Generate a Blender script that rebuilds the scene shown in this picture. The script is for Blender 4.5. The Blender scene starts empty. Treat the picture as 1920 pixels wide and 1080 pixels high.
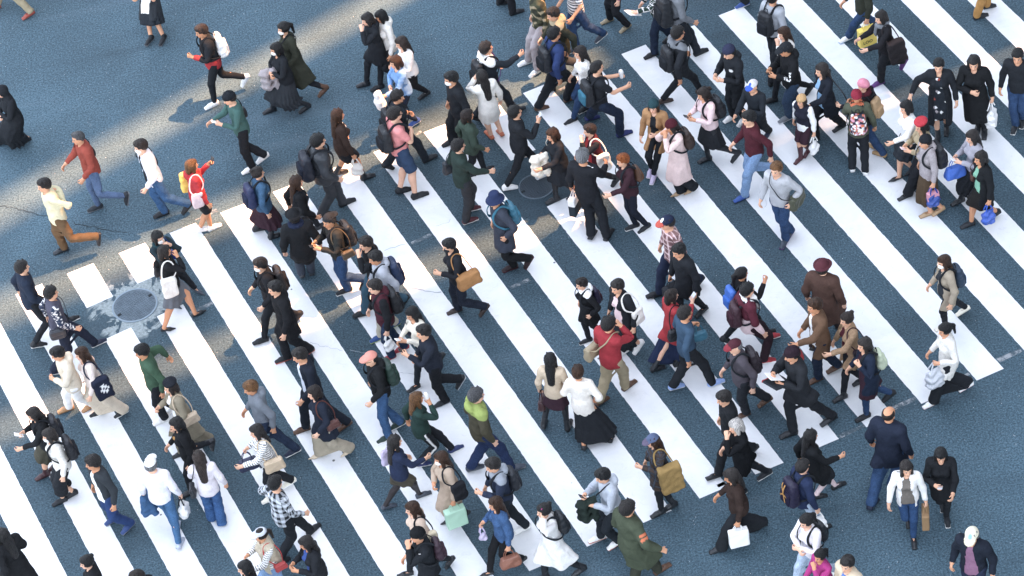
import bpy, math, random
import numpy as np
C = bpy.context.scene.collection
scn = bpy.context.scene
# ------------------------------------------------------------------ camera
FPX, CAMH, CAMY = 5467.44, 33.0, -32.4
CR = np.array([[0.98348147, -0.12906462, -0.12691144], [0.18100881, 0.70125128, 0.68955235], [0.0, 0.70113405, -0.71302948]])
CP = np.array([0.0, CAMY, CAMH])
cam = bpy.data.cameras.new('camera')
camo = bpy.data.objects.new('camera', cam)
C.objects.link(camo)
cam.sensor_fit = 'HORIZONTAL'; cam.sensor_width = 36.0; cam.lens = 36.0 * FPX / 1920
cam.clip_start = 1.0; cam.clip_end = 2000
from mathutils import Matrix
camo.matrix_world = Matrix([[CR[0][i], CR[1][i], -CR[2][i], CP[i]] for i in range(3)] + [[0, 0, 0, 1]])
scn.camera = camo
# ------------------------------------------------------------------ world, sun, exposure
SUN_AZ, SUN_EL = math.radians(17.0), math.radians(63.0)      # direction towards the sun on the ground plane, elevation
wd = bpy.data.worlds.new('World'); scn.world = wd; wd.use_nodes = True
nt = wd.node_tree; bg = nt.nodes['Background']
sky = nt.nodes.new('ShaderNodeTexSky'); sky.sky_type = 'NISHITA'; sky.sun_disc = False
sky.sun_elevation = SUN_EL; sky.sun_rotation = math.pi / 2 - SUN_AZ
sky.altitude = 40; sky.air_density = 1.0; sky.dust_density = 1.2; sky.ozone_density = 1.0
hsv = nt.nodes.new('ShaderNodeHueSaturation'); hsv.inputs['Saturation'].default_value = .45
nt.links.new(sky.outputs[0], hsv.inputs['Color']); nt.links.new(hsv.outputs[0], bg.inputs[0]); bg.inputs[1].default_value = 0.15
SV = np.array([math.cos(SUN_EL) * math.cos(SUN_AZ), math.cos(SUN_EL) * math.sin(SUN_AZ), math.sin(SUN_EL)])
sl = bpy.data.lights.new('sun', 'SUN'); sl.energy = 3.4; sl.angle = math.radians(0.53); sl.color = (1.0, 0.50, 0.24)
so = bpy.data.objects.new('sun', sl); C.objects.link(so)
from mathutils import Vector
so.rotation_euler = Vector(SV).to_track_quat('Z', 'Y').to_euler(); so.location = (60, 20, 60)
scn.view_settings.view_transform = 'Standard'; scn.view_settings.look = 'None'
scn.view_settings.exposure = 2.62; scn.view_settings.gamma = 1.0

def px(x, y, z=0.0):
    """photo pixel -> point on the horizontal plane at height z"""
    d = np.array([(x - 960) / FPX, -(y - 540) / FPX, 1.0]) @ CR
    t = (z - CAMH) / d[2]
    return CP + d * t

def tag(o, label=None, cat=None, group=None, kind=None):
    if label: o['label'] = label
    if cat: o['category'] = cat
    if group: o['group'] = group
    if kind: o['kind'] = kind
    return o

def lin(h):
    h = h.lstrip('#')
    v = np.array([int(h[i:i + 2], 16) / 255 for i in (0, 2, 4)])
    return np.where(v <= .04045, v / 12.92, ((v + .055) / 1.055) ** 2.4)

# ------------------------------------------------------------------ materials
def newmat(name, rough=.8, spec=.3):
    m = bpy.data.materials.new(name); m.use_nodes = True
    b = m.node_tree.nodes['Principled BSDF']
    b.inputs['Roughness'].default_value = rough
    b.inputs['Specular IOR Level'].default_value = spec
    return m, m.node_tree, b

def N(t, typ, **kw):
    n = t.nodes.new(typ)
    for k, v in kw.items():
        if k in ('blend_type', 'data_type', 'operation', 'feature', 'noise_dimensions', 'interpolation_type', 'attribute_name', 'attribute_type', 'distance'): setattr(n, k, v)
        else: n.inputs[k.replace('_', ' ')].default_value = v
    return n

def math_(t, op, a, b=None, c=None, clamp=False):
    n = t.nodes.new('ShaderNodeMath'); n.operation = op; n.use_clamp = clamp
    for i, v in enumerate((a, b, c)):
        if v is None: continue
        if isinstance(v, (int, float)): n.inputs[i].default_value = v
        else: t.links.new(v, n.inputs[i])
    return n.outputs[0]

def mapr(t, v, a, b, c=0.0, d=1.0, smooth=False):
    n = t.nodes.new('ShaderNodeMapRange')
    if smooth: n.interpolation_type = 'SMOOTHSTEP'
    t.links.new(v, n.inputs[0])
    for i, q in enumerate((a, b, c, d)): n.inputs[1 + i].default_value = q
    return n.outputs[0]

def mixc(t, fac, a, b, mode='MIX'):
    n = t.nodes.new('ShaderNodeMix'); n.data_type = 'RGBA'; n.blend_type = mode
    for i, v in ((0, fac), (6, a), (7, b)):
        if isinstance(v, (int, float)): n.inputs[i].default_value = v
        elif isinstance(v, (tuple, list)): n.inputs[i].default_value = tuple(v) + ((1,) if len(v) == 3 else ())
        else: t.links.new(v, n.inputs[i])
    return n.outputs[2]

def noise(t, co, scale, detail=3, rough=.55, dist=0):
    n = t.nodes.new('ShaderNodeTexNoise'); n.inputs['Scale'].default_value = scale
    n.inputs['Detail'].default_value = detail; n.inputs['Roughness'].default_value = rough; n.inputs['Distortion'].default_value = dist
    t.links.new(co, n.inputs['Vector']); return n.outputs['Fac']

def vcol_mat(name, rough, spec, bump=0.0, bscale=14.0, weave=.12, sss=0.0, sheen=0.0, wscale=160, strand=False):
    m, t, b = newmat(name, rough, spec)
    a = N(t, 'ShaderNodeAttribute', attribute_name='col')
    tc = t.nodes.new('ShaderNodeTexCoord').outputs['Object']
    if strand:                                               # long thin streaks down the hair
        mp = t.nodes.new('ShaderNodeMapping'); mp.inputs['Scale'].default_value = (1, 1, .12); t.links.new(tc, mp.inputs[0]); tc = mp.outputs[0]
    nz = noise(t, tc, wscale, 2)
    n2 = noise(t, tc, 9, 3)
    v = math_(t, 'ADD', mapr(t, nz, .3, .7, 1 - weave, 1 + weave), mapr(t, n2, .3, .7, -weave * .8, weave * .8))
    col = t.nodes.new('ShaderNodeVectorMath'); col.operation = 'SCALE'
    t.links.new(a.outputs['Color'], col.inputs[0]); t.links.new(v, col.inputs['Scale'])
    t.links.new(col.outputs[0], b.inputs['Base Color'])
    if bump:
        n3 = noise(t, tc, bscale, 2, .5, 1.2)
        bm = t.nodes.new('ShaderNodeBump'); bm.inputs['Strength'].default_value = bump; bm.inputs['Distance'].default_value = .03
        t.links.new(n3, bm.inputs['Height']); t.links.new(bm.outputs[0], b.inputs['Normal'])
    if sss: b.inputs['Subsurface Weight'].default_value = sss; b.inputs['Subsurface Radius'].default_value = (.01, .004, .002); b.inputs['Subsurface Scale'].default_value = .5
    if sheen: b.inputs['Sheen Weight'].default_value = sheen
    return m
M = {}
M['skin'] = vcol_mat('skin', .55, .35, .05, 60, .05)
M['cloth'] = vcol_mat('woven_cloth', .9, .15, .55, 11, .10)
M['knit'] = vcol_mat('knit_cloth', .97, .08, .7, 30, .16, wscale=90)
M['fleece'] = vcol_mat('fleece_cloth', 1.0, .05, .6, 46, .14, wscale=60)
M['puff'] = vcol_mat('quilted_nylon', .5, .35, .5, 12, .06)
M['denim'] = vcol_mat('denim_cloth', .9, .12, .6, 13, .22, wscale=70)
M['leather'] = vcol_mat('leather', .45, .45, .25, 16, .07)
M['hair'] = vcol_mat('hair', .46, .38, 1.0, 95, .5, wscale=110, strand=True)
M['rubber'] = vcol_mat('shoe_upper', .6, .35, .15, 40, .05)
M['paper'] = vcol_mat('paper', .75, .25, .12, 9, .03)
M['plastic'] = vcol_mat('thin_plastic', .35, .5, .5, 20, .05)
M['hard'] = vcol_mat('glossy_plastic', .25, .5, 0, 1, .02)
# ------------------------------------------------------------------ the setting: road, markings, manholes, the unseen blocks added to shade it
TH = 1.90759818
DV = np.array([math.cos(TH), math.sin(TH)]); NV = np.array([DV[1], -DV[0]])
OFF = np.array([0.0, CAMY])
def na(n, a, z=0.0):
    q = NV * n + DV * a + OFF
    return (q[0], q[1], z)
def mesh_obj(name, verts, faces, mat, parent=None, smooth=False):
    me = bpy.data.meshes.new(name); me.from_pydata([tuple(v) for v in verts], [], [tuple(f) for f in faces]); me.update()
    o = bpy.data.objects.new(name, me); C.objects.link(o); o.data.materials.append(mat)
    if smooth: me.polygons.foreach_set('use_smooth', [True] * len(me.polygons))
    if parent is not None: o.parent = parent
    return o

MH1 = px(253, 573)[:2]; MH2 = px(1006, 350)[:2]
def asphalt():
    m, t, b = newmat('asphalt', .85, .35)
    co = t.nodes.new('ShaderNodeTexCoord').outputs['Object']
    fine = noise(t, co, 33, 4, .85); mid = noise(t, co, 22, 3, .6); big = noise(t, co, .55, 4, .6, .6); huge = noise(t, co, .14, 2)
    vo = t.nodes.new('ShaderNodeTexVoronoi'); vo.inputs['Scale'].default_value = 62; t.links.new(co, vo.inputs['Vector'])
    base = mixc(t, mapr(t, fine, .38, .62), (.020, .042, .058), (.099, .163, .204))
    stone = math_(t, 'LESS_THAN', vo.outputs['Distance'], .30)
    sel = t.nodes.new('ShaderNodeSeparateColor'); t.links.new(vo.outputs['Color'], sel.inputs[0])
    bright = math_(t, 'MULTIPLY', stone, math_(t, 'GREATER_THAN', sel.outputs[0], .90))
    base = mixc(t, math_(t, 'MULTIPLY', bright, .6), base, (.20, .23, .25))
    spark = math_(t, 'MULTIPLY', stone, math_(t, 'GREATER_THAN', sel.outputs[1], .9975))
    base = mixc(t, spark, base, (.75, .75, .72))
    var = math_(t, 'ADD', mapr(t, big, .3, .7, .80, 1.16), mapr(t, mid, .3, .7, -.10, .10))
    var = math_(t, 'MULTIPLY', var, mapr(t, huge, .35, .65, .92, 1.1))
    sc = t.nodes.new('ShaderNodeVectorMath'); sc.operation = 'SCALE'
    t.links.new(base, sc.inputs[0]); t.links.new(var, sc.inputs['Scale']); col = sc.outputs[0]
    # the crossing itself is polished darker by feet and tyres
    dt = t.nodes.new('ShaderNodeVectorMath'); dt.operation = 'DOT_PRODUCT'; t.links.new(co, dt.inputs[0]); dt.inputs[1].default_value = (DV[0], DV[1], 0)
    al = math_(t, 'ADD', math_(t, 'SUBTRACT', dt.outputs['Value'], float(OFF @ DV)), mapr(t, big, .3, .7, -.5, .5))
    inside = math_(t, 'MULTIPLY', mapr(t, al, 24.2, 25.8, smooth=True), mapr(t, al, 36.6, 34.6, smooth=True))
    s2 = t.nodes.new('ShaderNodeVectorMath'); s2.operation = 'SCALE'; t.links.new(col, s2.inputs[0]); t.links.new(mapr(t, inside, 0, 1, 1.0, .77), s2.inputs['Scale']); col = s2.outputs[0]
    # cement smeared round the left manhole, dark fresh patch round the other one
    def dist(c):
        s = t.nodes.new('ShaderNodeVectorMath'); s.operation = 'DISTANCE'; t.links.new(co, s.inputs[0]); s.inputs[1].default_value = (c[0], c[1], 0)
        return s.outputs['Value']
    d1 = dist(MH1); pn = noise(t, co, 2.4, 4, .6, .8)
    ring = math_(t, 'MULTIPLY', mapr(t, d1, .80, .70), mapr(t, d1, .2, .3))
    cem = math_(t, 'MULTIPLY', ring, mapr(t, math_(t, 'ADD', pn, mapr(t, d1, .4, .75, .10, .015)), .515, .545))
    col = mixc(t, mapr(t, d1, .90, .82, 0, .35), col, (.05, .075, .095))
    col = mixc(t, math_(t, 'MULTIPLY', cem, .92), col, mixc(t, mapr(t, mid, .35, .65), (.20, .235, .245), (.36, .41, .41)))
    d2 = dist(MH2)
    col = mixc(t, mapr(t, d2, .78, .72, 0, .55), col, (.022, .036, .048))
    # long faint tyre-polished and worn streaks
    mp = t.nodes.new('ShaderNodeMapping'); mp.inputs['Rotation'].default_value = (0, 0, -math.radians(16)); mp.inputs['Scale'].default_value = (.16, 1.5, 1)
    t.links.new(co, mp.inputs[0]); st = noise(t, mp.outputs[0], 1.0, 4, .6)
    col = mixc(t, mapr(t, st, .56, .72, 0, .34), col, (.022, .036, .048))
    col = mixc(t, mapr(t, st, .42, .30, 0, .22), col, (.11, .15, .185))
    t.links.new(col, b.inputs['Base Color'])
    bm = t.nodes.new('ShaderNodeBump'); bm.inputs['Strength'].default_value = .55; bm.inputs['Distance'].default_value = .012
    t.links.new(fine, bm.inputs['Height']); t.links.new(bm.outputs[0], b.inputs['Normal'])
    return m
M['asphalt'] = asphalt()
def paint(worn):
    m, t, b = newmat('worn_road_paint' if worn else 'road_paint', .6, .4)
    co = t.nodes.new('ShaderNodeTexCoord').outputs['Object']
    dirt = noise(t, co, 1.3, 5, .65, .5); fine = noise(t, co, 90, 2, .6); scuff = noise(t, co, 6, 5, .7, 1.5)
    col = mixc(t, mapr(t, dirt, .35, .7), (.81, .81, .81), (.68, .70, .71))
    col = mixc(t, mapr(t, scuff, .58, .8, 0, .45), col, (.45, .46, .46))
    vo = t.nodes.new('ShaderNodeTexVoronoi'); vo.inputs['Scale'].default_value = 2.6; t.links.new(co, vo.inputs['Vector'])
    sel = t.nodes.new('ShaderNodeSeparateColor'); t.links.new(vo.outputs['Color'], sel.inputs[0])
    gum = math_(t, 'MULTIPLY', math_(t, 'LESS_THAN', vo.outputs['Distance'], .055), math_(t, 'GREATER_THAN', sel.outputs[0], .84))
    col = mixc(t, math_(t, 'MULTIPLY', gum, .9), col, (.06, .06, .06))
    pits = mapr(t, fine, .70, .78, 0, .6)
    col = mixc(t, pits, col, (.2, .2, .2))
    if worn:
        w = mapr(t, noise(t, co, 9, 5, .7), .47, .60, 1, 0)
        col = mixc(t, w, col, (.05, .085, .105)); col = mixc(t, .66, col, (.06, .085, .105))
    t.links.new(col, b.inputs['Base Color'])
    return m
M['paint'] = paint(False); M['worn'] = paint(True)
g = 400
tag(mesh_obj('road', [(-g, -g, 0), (g, -g, 0), (g, g, 0), (-g, g, 0)], [(0, 1, 2, 3)], M['asphalt']), kind='structure')
rs = random.Random(4)
def strip(n0, n1, a0, a1, mat='paint', ends=True, jit=.0035, z=.004):
    """a painted bar between two offsets across the stripes, its edges slightly ragged"""
    k = max(2, int(abs(a1(n0) - a0(n0)) / .06))
    L_, R_ = [], []
    for i in range(k + 1):
        f = i / k
        for lst, n in ((L_, n0), (R_, n1)):
            a = a0(n) + (a1(n) - a0(n)) * f
            lst.append(na(n + rs.gauss(0, jit * .6), a + (rs.gauss(0, jit) if i in (0, k) else 0), z))
    vs = L_ + R_; fs = [(i, k + 1 + i, k + 2 + i, i + 1) for i in range(k)]
    return tag(mesh_obj('road_marking', vs, fs, M[mat]), kind='structure')
top = lambda n: 35.262 - .0492 * n
bot = lambda n: 25.85 - .0557 * n
cst = lambda v: (lambda n: v)
lefts = [1.10, 2.0, 2.91, 3.81, 4.71, 5.62, 6.515, 7.42, 8.36, 9.285, 10.19, 11.11, 12.03, 12.95, 13.87, 14.80, 15.735, 16.66, 17.59, 18.51, 19.42, 20.34, 21.26]
for l in lefts:
    r = l + .463
    if l in (4.71, 5.62):
        strip(l, r, cst(34.10 if l < 5 else 34.15), top); strip(l, r, bot, cst(33.285))
    elif l == 12.03:
        strip(l, r, cst(33.25), top); strip(l, r, bot, cst(31.95))
    else:
        strip(l, r, bot, top)
# faint leftovers of an older line along the lower ends of the bars, and the thin guide traces
for n0, n1, da in ((13.45, 13.86, .02), (14.36, 14.79, .10), (15.28, 15.72, .12), (16.22, 16.62, .15), (11.45, 12.0, .05), (9.7, 10.15, .12)):
    strip(n0, n1, lambda n, d=da: bot(n) + d, lambda n, d=da: bot(n) + d + .07, 'worn', jit=.012)
for n0, n1, a in ((7.0, 7.4, 34.95), (10.66, 11.08, 34.72), (13.45, 13.85, 34.3), (6.1, 6.5, 33.0), (9.8, 10.15, 32.4), (10.7, 11.05, 30.6)):
    strip(n0, n1, cst(a), cst(a + .08), 'worn', jit=.012)
M['crack'] = newmat('crack_filler', .9, .2)[0]; M['crack'].node_tree.nodes['Principled BSDF'].inputs['Base Color'].default_value = (.028, .034, .038, 1)
M['hairline'] = newmat('hairline_crack', .8, .2)[0]; M['hairline'].node_tree.nodes['Principled BSDF'].inputs['Base Color'].default_value = (.33, .36, .38, 1)
def crack(pts, w=.012, mat='crack'):
    P_ = [px(*q)[:2] for q in pts]; q = []
    for a, b_ in zip(P_[:-1], P_[1:]):
        k = max(2, int(np.linalg.norm(b_ - a) / .05))
        q += [a + (b_ - a) * i / k + np.array([rs.gauss(0, .012), rs.gauss(0, .012)]) for i in range(k)]
    q = np.array(q); tn = np.gradient(q, axis=0); tn /= np.linalg.norm(tn, axis=1)[:, None]; nn = np.stack([-tn[:, 1], tn[:, 0]], 1)
    ww = np.array([w * rs.uniform(.25, .6) for _ in q])[:, None]
    vs = [(v[0], v[1], .008) for v in q + nn * ww] + [(v[0], v[1], .008) for v in q - nn * ww]; k = len(q)
    tag(mesh_obj('road_crack', vs, [(i, i + 1, k + i + 1, k + i) for i in range(k - 1)], M[mat]), kind='structure')
crack([(0, 385), (40, 394), (75, 403), (105, 408)]); crack([(136, 418), (200, 432), (245, 437)])
crack([(765, 540), (832, 551)], .018, 'hairline'); crack([(655, 655), (700, 668), (738, 700), (795, 702)], .007, 'hairline'); crack([(580, 642), (648, 660)], .006, 'hairline')
crack([(722, 470), (765, 456)], .008, 'hairline'); crack([(818, 425), (850, 412)], .006, 'hairline'); crack([(1437, 375), (1433, 395)], .005, 'hairline')
# ---- manholes
def metal():
    m, t, b = newmat('cast_iron', .55, .5); b.inputs['Metallic'].default_value = .1
    co = t.nodes.new('ShaderNodeTexCoord').outputs['Object']
    ch = t.nodes.new('ShaderNodeTexChecker'); ch.inputs['Scale'].default_value = 26; t.links.new(co, ch.inputs['Vector'])
    nz = noise(t, co, 7, 4)
    col = mixc(t, mapr(t, nz, .3, .7), (.075, .105, .13), (.12, .16, .195))
    t.links.new(col, b.inputs['Base Color'])
    return m
M['iron'] = metal()
M['iron_rim'] = newmat('worn_iron_rim', .5, .5)[0]; M['iron_rim'].node_tree.nodes['Principled BSDF'].inputs['Base Color'].default_value = (.20, .26, .31, 1)
M['iron_dark'] = newmat('dark_iron', .6, .4)[0]; M['iron_dark'].node_tree.nodes['Principled BSDF'].inputs['Base Color'].default_value = (.045, .062, .078, 1)
def ring(r0, r1, z0, z1, n=72):
    vs, fs = [], []
    for i in range(n):
        a = 2 * math.pi * i / n; c, s = math.cos(a), math.sin(a)
        vs += [(r0 * c, r0 * s, z0), (r0 * c, r0 * s, z1), (r1 * c, r1 * s, z1), (r1 * c, r1 * s, z0)]
    for i in range(n):
        j = (i + 1) % n
        for q in range(3): fs.append((4 * i + q, 4 * i + q + 1, 4 * j + q + 1, 4 * j + q))
    return vs, fs
def manhole(c, r, rot, label, dark):
    e = bpy.data.objects.new('manhole_cover', None); C.objects.link(e); e.location = (c[0], c[1], 0); e.rotation_euler[2] = rot
    tag(e, label, 'manhole cover', 'manhole covers in the road')
    vs, fs = ring(r * .93, r, .0, .014); mesh_obj('frame', vs, fs, M['iron' if dark else 'iron_rim'], e)
    vs = [(0, 0, .006)] + [(r * .91 * math.cos(2 * math.pi * i / 64), r * .91 * math.sin(2 * math.pi * i / 64), .006) for i in range(64)]
    fs = [(0, 1 + i, 1 + (i + 1) % 64) for i in range(64)]
    s = r / 8.6; h = s * .36                                      # raised square studs in a grid
    for i in range(-9, 10):
        for j in range(-9, 10):
            x, y = i * s, j * s
            if math.hypot(x, y) > r * .85 or math.hypot(x, y) < r * .10: continue
            k = len(vs)
            vs += [(x - h, y - h, .0065), (x + h, y - h, .0065), (x + h, y + h, .0065), (x - h, y + h, .0065)]
            vs += [(x - h * .8, y - h * .8, .016), (x + h * .8, y - h * .8, .016), (x + h * .8, y + h * .8, .016), (x - h * .8, y + h * .8, .016)]
            fs += [(k + 4, k + 5, k + 6, k + 7)] + [(k + q, k + (q + 1) % 4, k + 4 + (q + 1) % 4, k + 4 + q) for q in range(4)]
    k = len(vs); v2, f2 = ring(r * .05, r * .085, .006, .016, 24); vs += v2; fs += [tuple(k + i for i in f) for f in f2]
    lid = mesh_obj('lid', vs, fs, M['iron_dark' if dark else 'iron'], e)
    for sx in (-1, 1):
        x = sx * r * .80
        mesh_obj('lifting_slot', [(x - .03, -.02, .018), (x + .03, -.02, .018), (x + .03, .02, .018), (x - .03, .02, .018), (x - .03, -.02, .006), (x + .03, -.02, .006), (x + .03, .02, .006), (x - .03, .02, .006)],
                 [(0, 1, 2, 3), (0, 1, 5, 4), (1, 2, 6, 5), (2, 3, 7, 6), (3, 0, 4, 7)], M['crack'], lid)
manhole(MH1, .375, .55, 'round iron manhole cover ringed by grey cement smears', False)
manhole(MH2, .30, .3, 'round iron manhole cover in a dark asphalt patch', True)
# ---- unseen blocks added to shade the crossing, their gaps cut for the sun bars
def blocker_mat():
    m, t, b = newmat('blocker_facade', .6, .4)
    co = t.nodes.new('ShaderNodeTexCoord').outputs['Object']
    br = t.nodes.new('ShaderNodeTexBrick'); br.inputs['Scale'].default_value = .33; br.inputs['Mortar Size'].default_value = .06; br.offset = 0
    mp = t.nodes.new('ShaderNodeMapping'); mp.inputs['Rotation'].default_value = (math.pi / 2, 0, 0)
    t.links.new(co, mp.inputs[0]); t.links.new(mp.outputs[0], br.inputs['Vector'])
    br.inputs['Color1'].default_value = (.10, .12, .14, 1); br.inputs['Color2'].default_value = (.14, .16, .18, 1); br.inputs['Mortar'].default_value = (.30, .30, .29, 1)
    t.links.new(br.outputs['Color'], b.inputs['Base Color']); return m
M['blocker'] = blocker_mat()
D_B = 25.0
ctr = np.array([0.0, 0.0]); AZ = np.array([math.cos(SUN_AZ), math.sin(SUN_AZ)]); LT = np.array([-AZ[1], AZ[0]])
def blocker_uv(p):
    """where the sun ray through ground point p crosses the facade plane: (lateral u, height v)"""
    d = D_B - p @ AZ
    return np.array([p @ LT, d * math.tan(SUN_EL)])
def gp(x, y): return px(x, y)[:2]
GAPS = []          # (lower u-v point, upper u-v point, half width)
for a, b_, w in (((120, 330), (700, 10), .30), ((300, 455), (1000, 160), .34), ((330, 680), (1040, 412), .20)):
    GAPS.append((blocker_uv(gp(*a)), blocker_uv(gp(*b_)), w))
def edge(i, side):
    a, b_, w = GAPS[i]
    sl_ = (b_[0] - a[0]) / (b_[1] - a[1]); return lambda v: a[0] + sl_ * (v - a[1]) + side * w
HT = 104.0
fn = [lambda v: -70.0] + [f for i in (2, 1, 0) for f in (edge(i, -1), edge(i, 1))] + [lambda v: 70.0]
for q in range(4):
    l, r = fn[2 * q], fn[2 * q + 1]
    lv = [0, 20, 32, 42, 52, 62, 72, 84, HT]; vs = []
    for dd in (D_B, D_B + 4):
        for v in lv:
            vc = min(max(v, 24), 84) - (dd - D_B) * math.tan(SUN_EL)
            for f in (l, r):
                p = AZ * dd + LT * f(vc); vs.append((p[0], p[1], v))
    n = len(lv); fs = []
    for k in range(n - 1):
        a = 2 * k; b_ = 2 * n + 2 * k
        fs += [(a, a + 1, a + 3, a + 2), (b_ + 1, b_, b_ + 2, b_ + 3), (a, a + 2, b_ + 2, b_), (a + 3, a + 1, b_ + 1, b_ + 3)]
    fs.append((2 * n - 2, 2 * n - 1, 4 * n - 1, 4 * n - 2))
    e = mesh_obj('sun_blocker', vs, fs, M['blocker'])
    OB = globals().setdefault('OB', []); OB.append(e)
    tag(e, ['unseen block added to shade the lower part of the crossing', 'narrow unseen block added to shade the middle of the crossing', 'narrow unseen block added to shade the upper end of the bars', 'unseen block added to shade the open road above the crossing'][q], 'light blocker', 'unseen blocks added to shade the crossing')
# low fillers added in the gaps to end the bars of sun part way
for i, (q, own) in enumerate(((None, 3), ((1075, 128), 2), ((1075, 398), 1))):
    if q is None: continue
    vt = blocker_uv(gp(*q))[1]; l, r = edge(i, -1), edge(i, 1); vs = []
    for dd in (D_B + .5, D_B + 3.5):
        for v in (0, vt):
            vc = min(max(v, 24), 84) - (dd - D_B) * math.tan(SUN_EL)
            for f, s_ in ((l, .01), (r, -.01)):
                p = AZ * dd + LT * (f(vc) + s_); vs.append((p[0], p[1], v))
    mesh_obj('gap_filler', vs, [(0, 1, 3, 2), (5, 4, 6, 7), (0, 2, 6, 4), (3, 1, 5, 7), (2, 3, 7, 6)], M['blocker'], OB[own])
# ------------------------------------------------------------------ figures: signed distance shapes -> meshes with skin weights
BN = ['pelvis', 'spine', 'chest', 'neck', 'head', 'uaL', 'faL', 'haL', 'fgL', 'fdL', 'uaR', 'faR', 'haR', 'fgR', 'fdR', 'thL', 'shL', 'ftL', 'thR', 'shR', 'ftR', 'SK']
BI = {b: i for i, b in enumerate(BN)}
ARM = math.radians(19)
SHO = np.array([.168, -.012, 1.385]); ad = np.array([math.sin(ARM), 0, -math.cos(ARM)])
ELB = SHO + ad * .285; WRI = ELB + np.array([math.sin(ARM) * .95, .06, -math.cos(ARM)]) / np.linalg.norm([math.sin(ARM) * .95, .06, -math.cos(ARM)]) * .25
hd = (WRI - ELB) / np.linalg.norm(WRI - ELB)                 # along the hand
hf = np.array([0, 1, 0]) - hd * hd[1]; hf /= np.linalg.norm(hf)   # towards the thumb side
hn = np.cross(hf, hd); hn = hn if hn[0] < 0 else -hn          # palm normal (towards the thigh), right hand
KNU = WRI + hd * .088
HIP = np.array([.088, 0, .90]); KNE = np.array([.094, .012, .485]); ANK = np.array([.098, -.02, .085])
def mir(p, s): return np.array([p[0] * s, p[1], p[2]])

def cap(p, a, b, ra, rb, fy=1.0):
    a, b = np.asarray(a, float), np.asarray(b, float)
    q = p - a; ab = b - a
    if fy != 1.0: q = q * np.array([1, 1 / fy, 1]); ab = ab * np.array([1, 1 / fy, 1])
    t = np.clip(q @ ab / (ab @ ab), 0, 1)
    return np.linalg.norm(q - t[:, None] * ab, axis=1) - (ra + (rb - ra) * t)
def ell(p, c, r):
    r = np.asarray(r, float); q = (p - np.asarray(c, float)) / r
    k = np.linalg.norm(q, axis=1)
    return (k - 1) * min(r) * (.55 + .45 * np.clip(k, 0, 2))
def rbox(p, c, h, r=.03, Rm=None):
    q = p - np.asarray(c, float)
    if Rm is not None: q = q @ Rm
    q = np.abs(q) - (np.asarray(h, float) - r)
    return np.linalg.norm(np.maximum(q, 0), axis=1) + np.minimum(q.max(1), 0) - r
def smin(a, b, k):
    if k <= 0: return np.minimum(a, b)
    h = np.maximum(k - np.abs(a - b), 0) / k
    return np.minimum(a, b) - h * h * k * .25

def surface_net(F, xs, ys, zs):
    """dual contouring of a distance grid on a rectilinear lattice: vertices and quads"""
    ins = F < 0; sh = tuple(n - 1 for n in F.shape)
    cnt = np.zeros(sh, np.int8)
    for i in (0, 1):
        for j in (0, 1):
            for k in (0, 1): cnt += ins[i:i + sh[0], j:j + sh[1], k:k + sh[2]]
    act = (cnt > 0) & (cnt < 8); I, J, K = np.nonzero(act); n = len(I)
    idx = -np.ones(sh, np.int32); idx[I, J, K] = np.arange(n)
    acc = np.zeros((n, 3)); w = np.zeros(n)
    cs = [(0, 0, 0), (1, 0, 0), (0, 1, 0), (1, 1, 0), (0, 0, 1), (1, 0, 1), (0, 1, 1), (1, 1, 1)]
    G = np.array([[0, 1], [2, 3], [4, 5], [6, 7], [0, 2], [1, 3], [4, 6], [5, 7], [0, 4], [1, 5], [2, 6], [3, 7]])
    val = np.stack([F[I + c[0], J + c[1], K + c[2]] for c in cs], 1)
    P = np.stack([np.stack([xs[I + c[0]], ys[J + c[1]], zs[K + c[2]]], 1) for c in cs], 1)
    for a, b in G:
        va, vb = val[:, a], val[:, b]; m = (va < 0) != (vb < 0)
        t = np.where(m, va / np.where(m, va - vb, 1), 0)[:, None]
        acc += np.where(m[:, None], P[:, a] + t * (P[:, b] - P[:, a]), 0); w += m
    V = acc / w[:, None]
    Q = []
    for ax in range(3):
        s0 = [slice(1, -1)] * 3; s0[ax] = slice(0, -1); s1 = list(s0); s1[ax] = slice(1, None)
        a, b = ins[tuple(s0)], ins[tuple(s1)]; i, j, k = np.nonzero(a != b); flip = a[i, j, k]
        o = [1, 1, 1]; o[ax] = 0; c = [i + o[0], j + o[1], k + o[2]]
        u, v = [(1, 2), (2, 0), (0, 1)][ax]
        def at(du, dv):
            d = [c[0].copy(), c[1].copy(), c[2].copy()]; d[u] -= du; d[v] -= dv; return idx[d[0], d[1], d[2]]
        q = np.stack([at(1, 1), at(0, 1), at(0, 0), at(1, 0)], 1)
        q[~flip] = q[~flip][:, ::-1]; Q.append(q)
    return V, np.concatenate(Q)

def axis(segs):
    out = [segs[0][0]]
    for a, b, h in segs:
        n = max(1, int(math.ceil((b - a) / h))); out += list(a + (b - a) * np.arange(1, n + 1) / n)
    return np.array(out)

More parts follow.
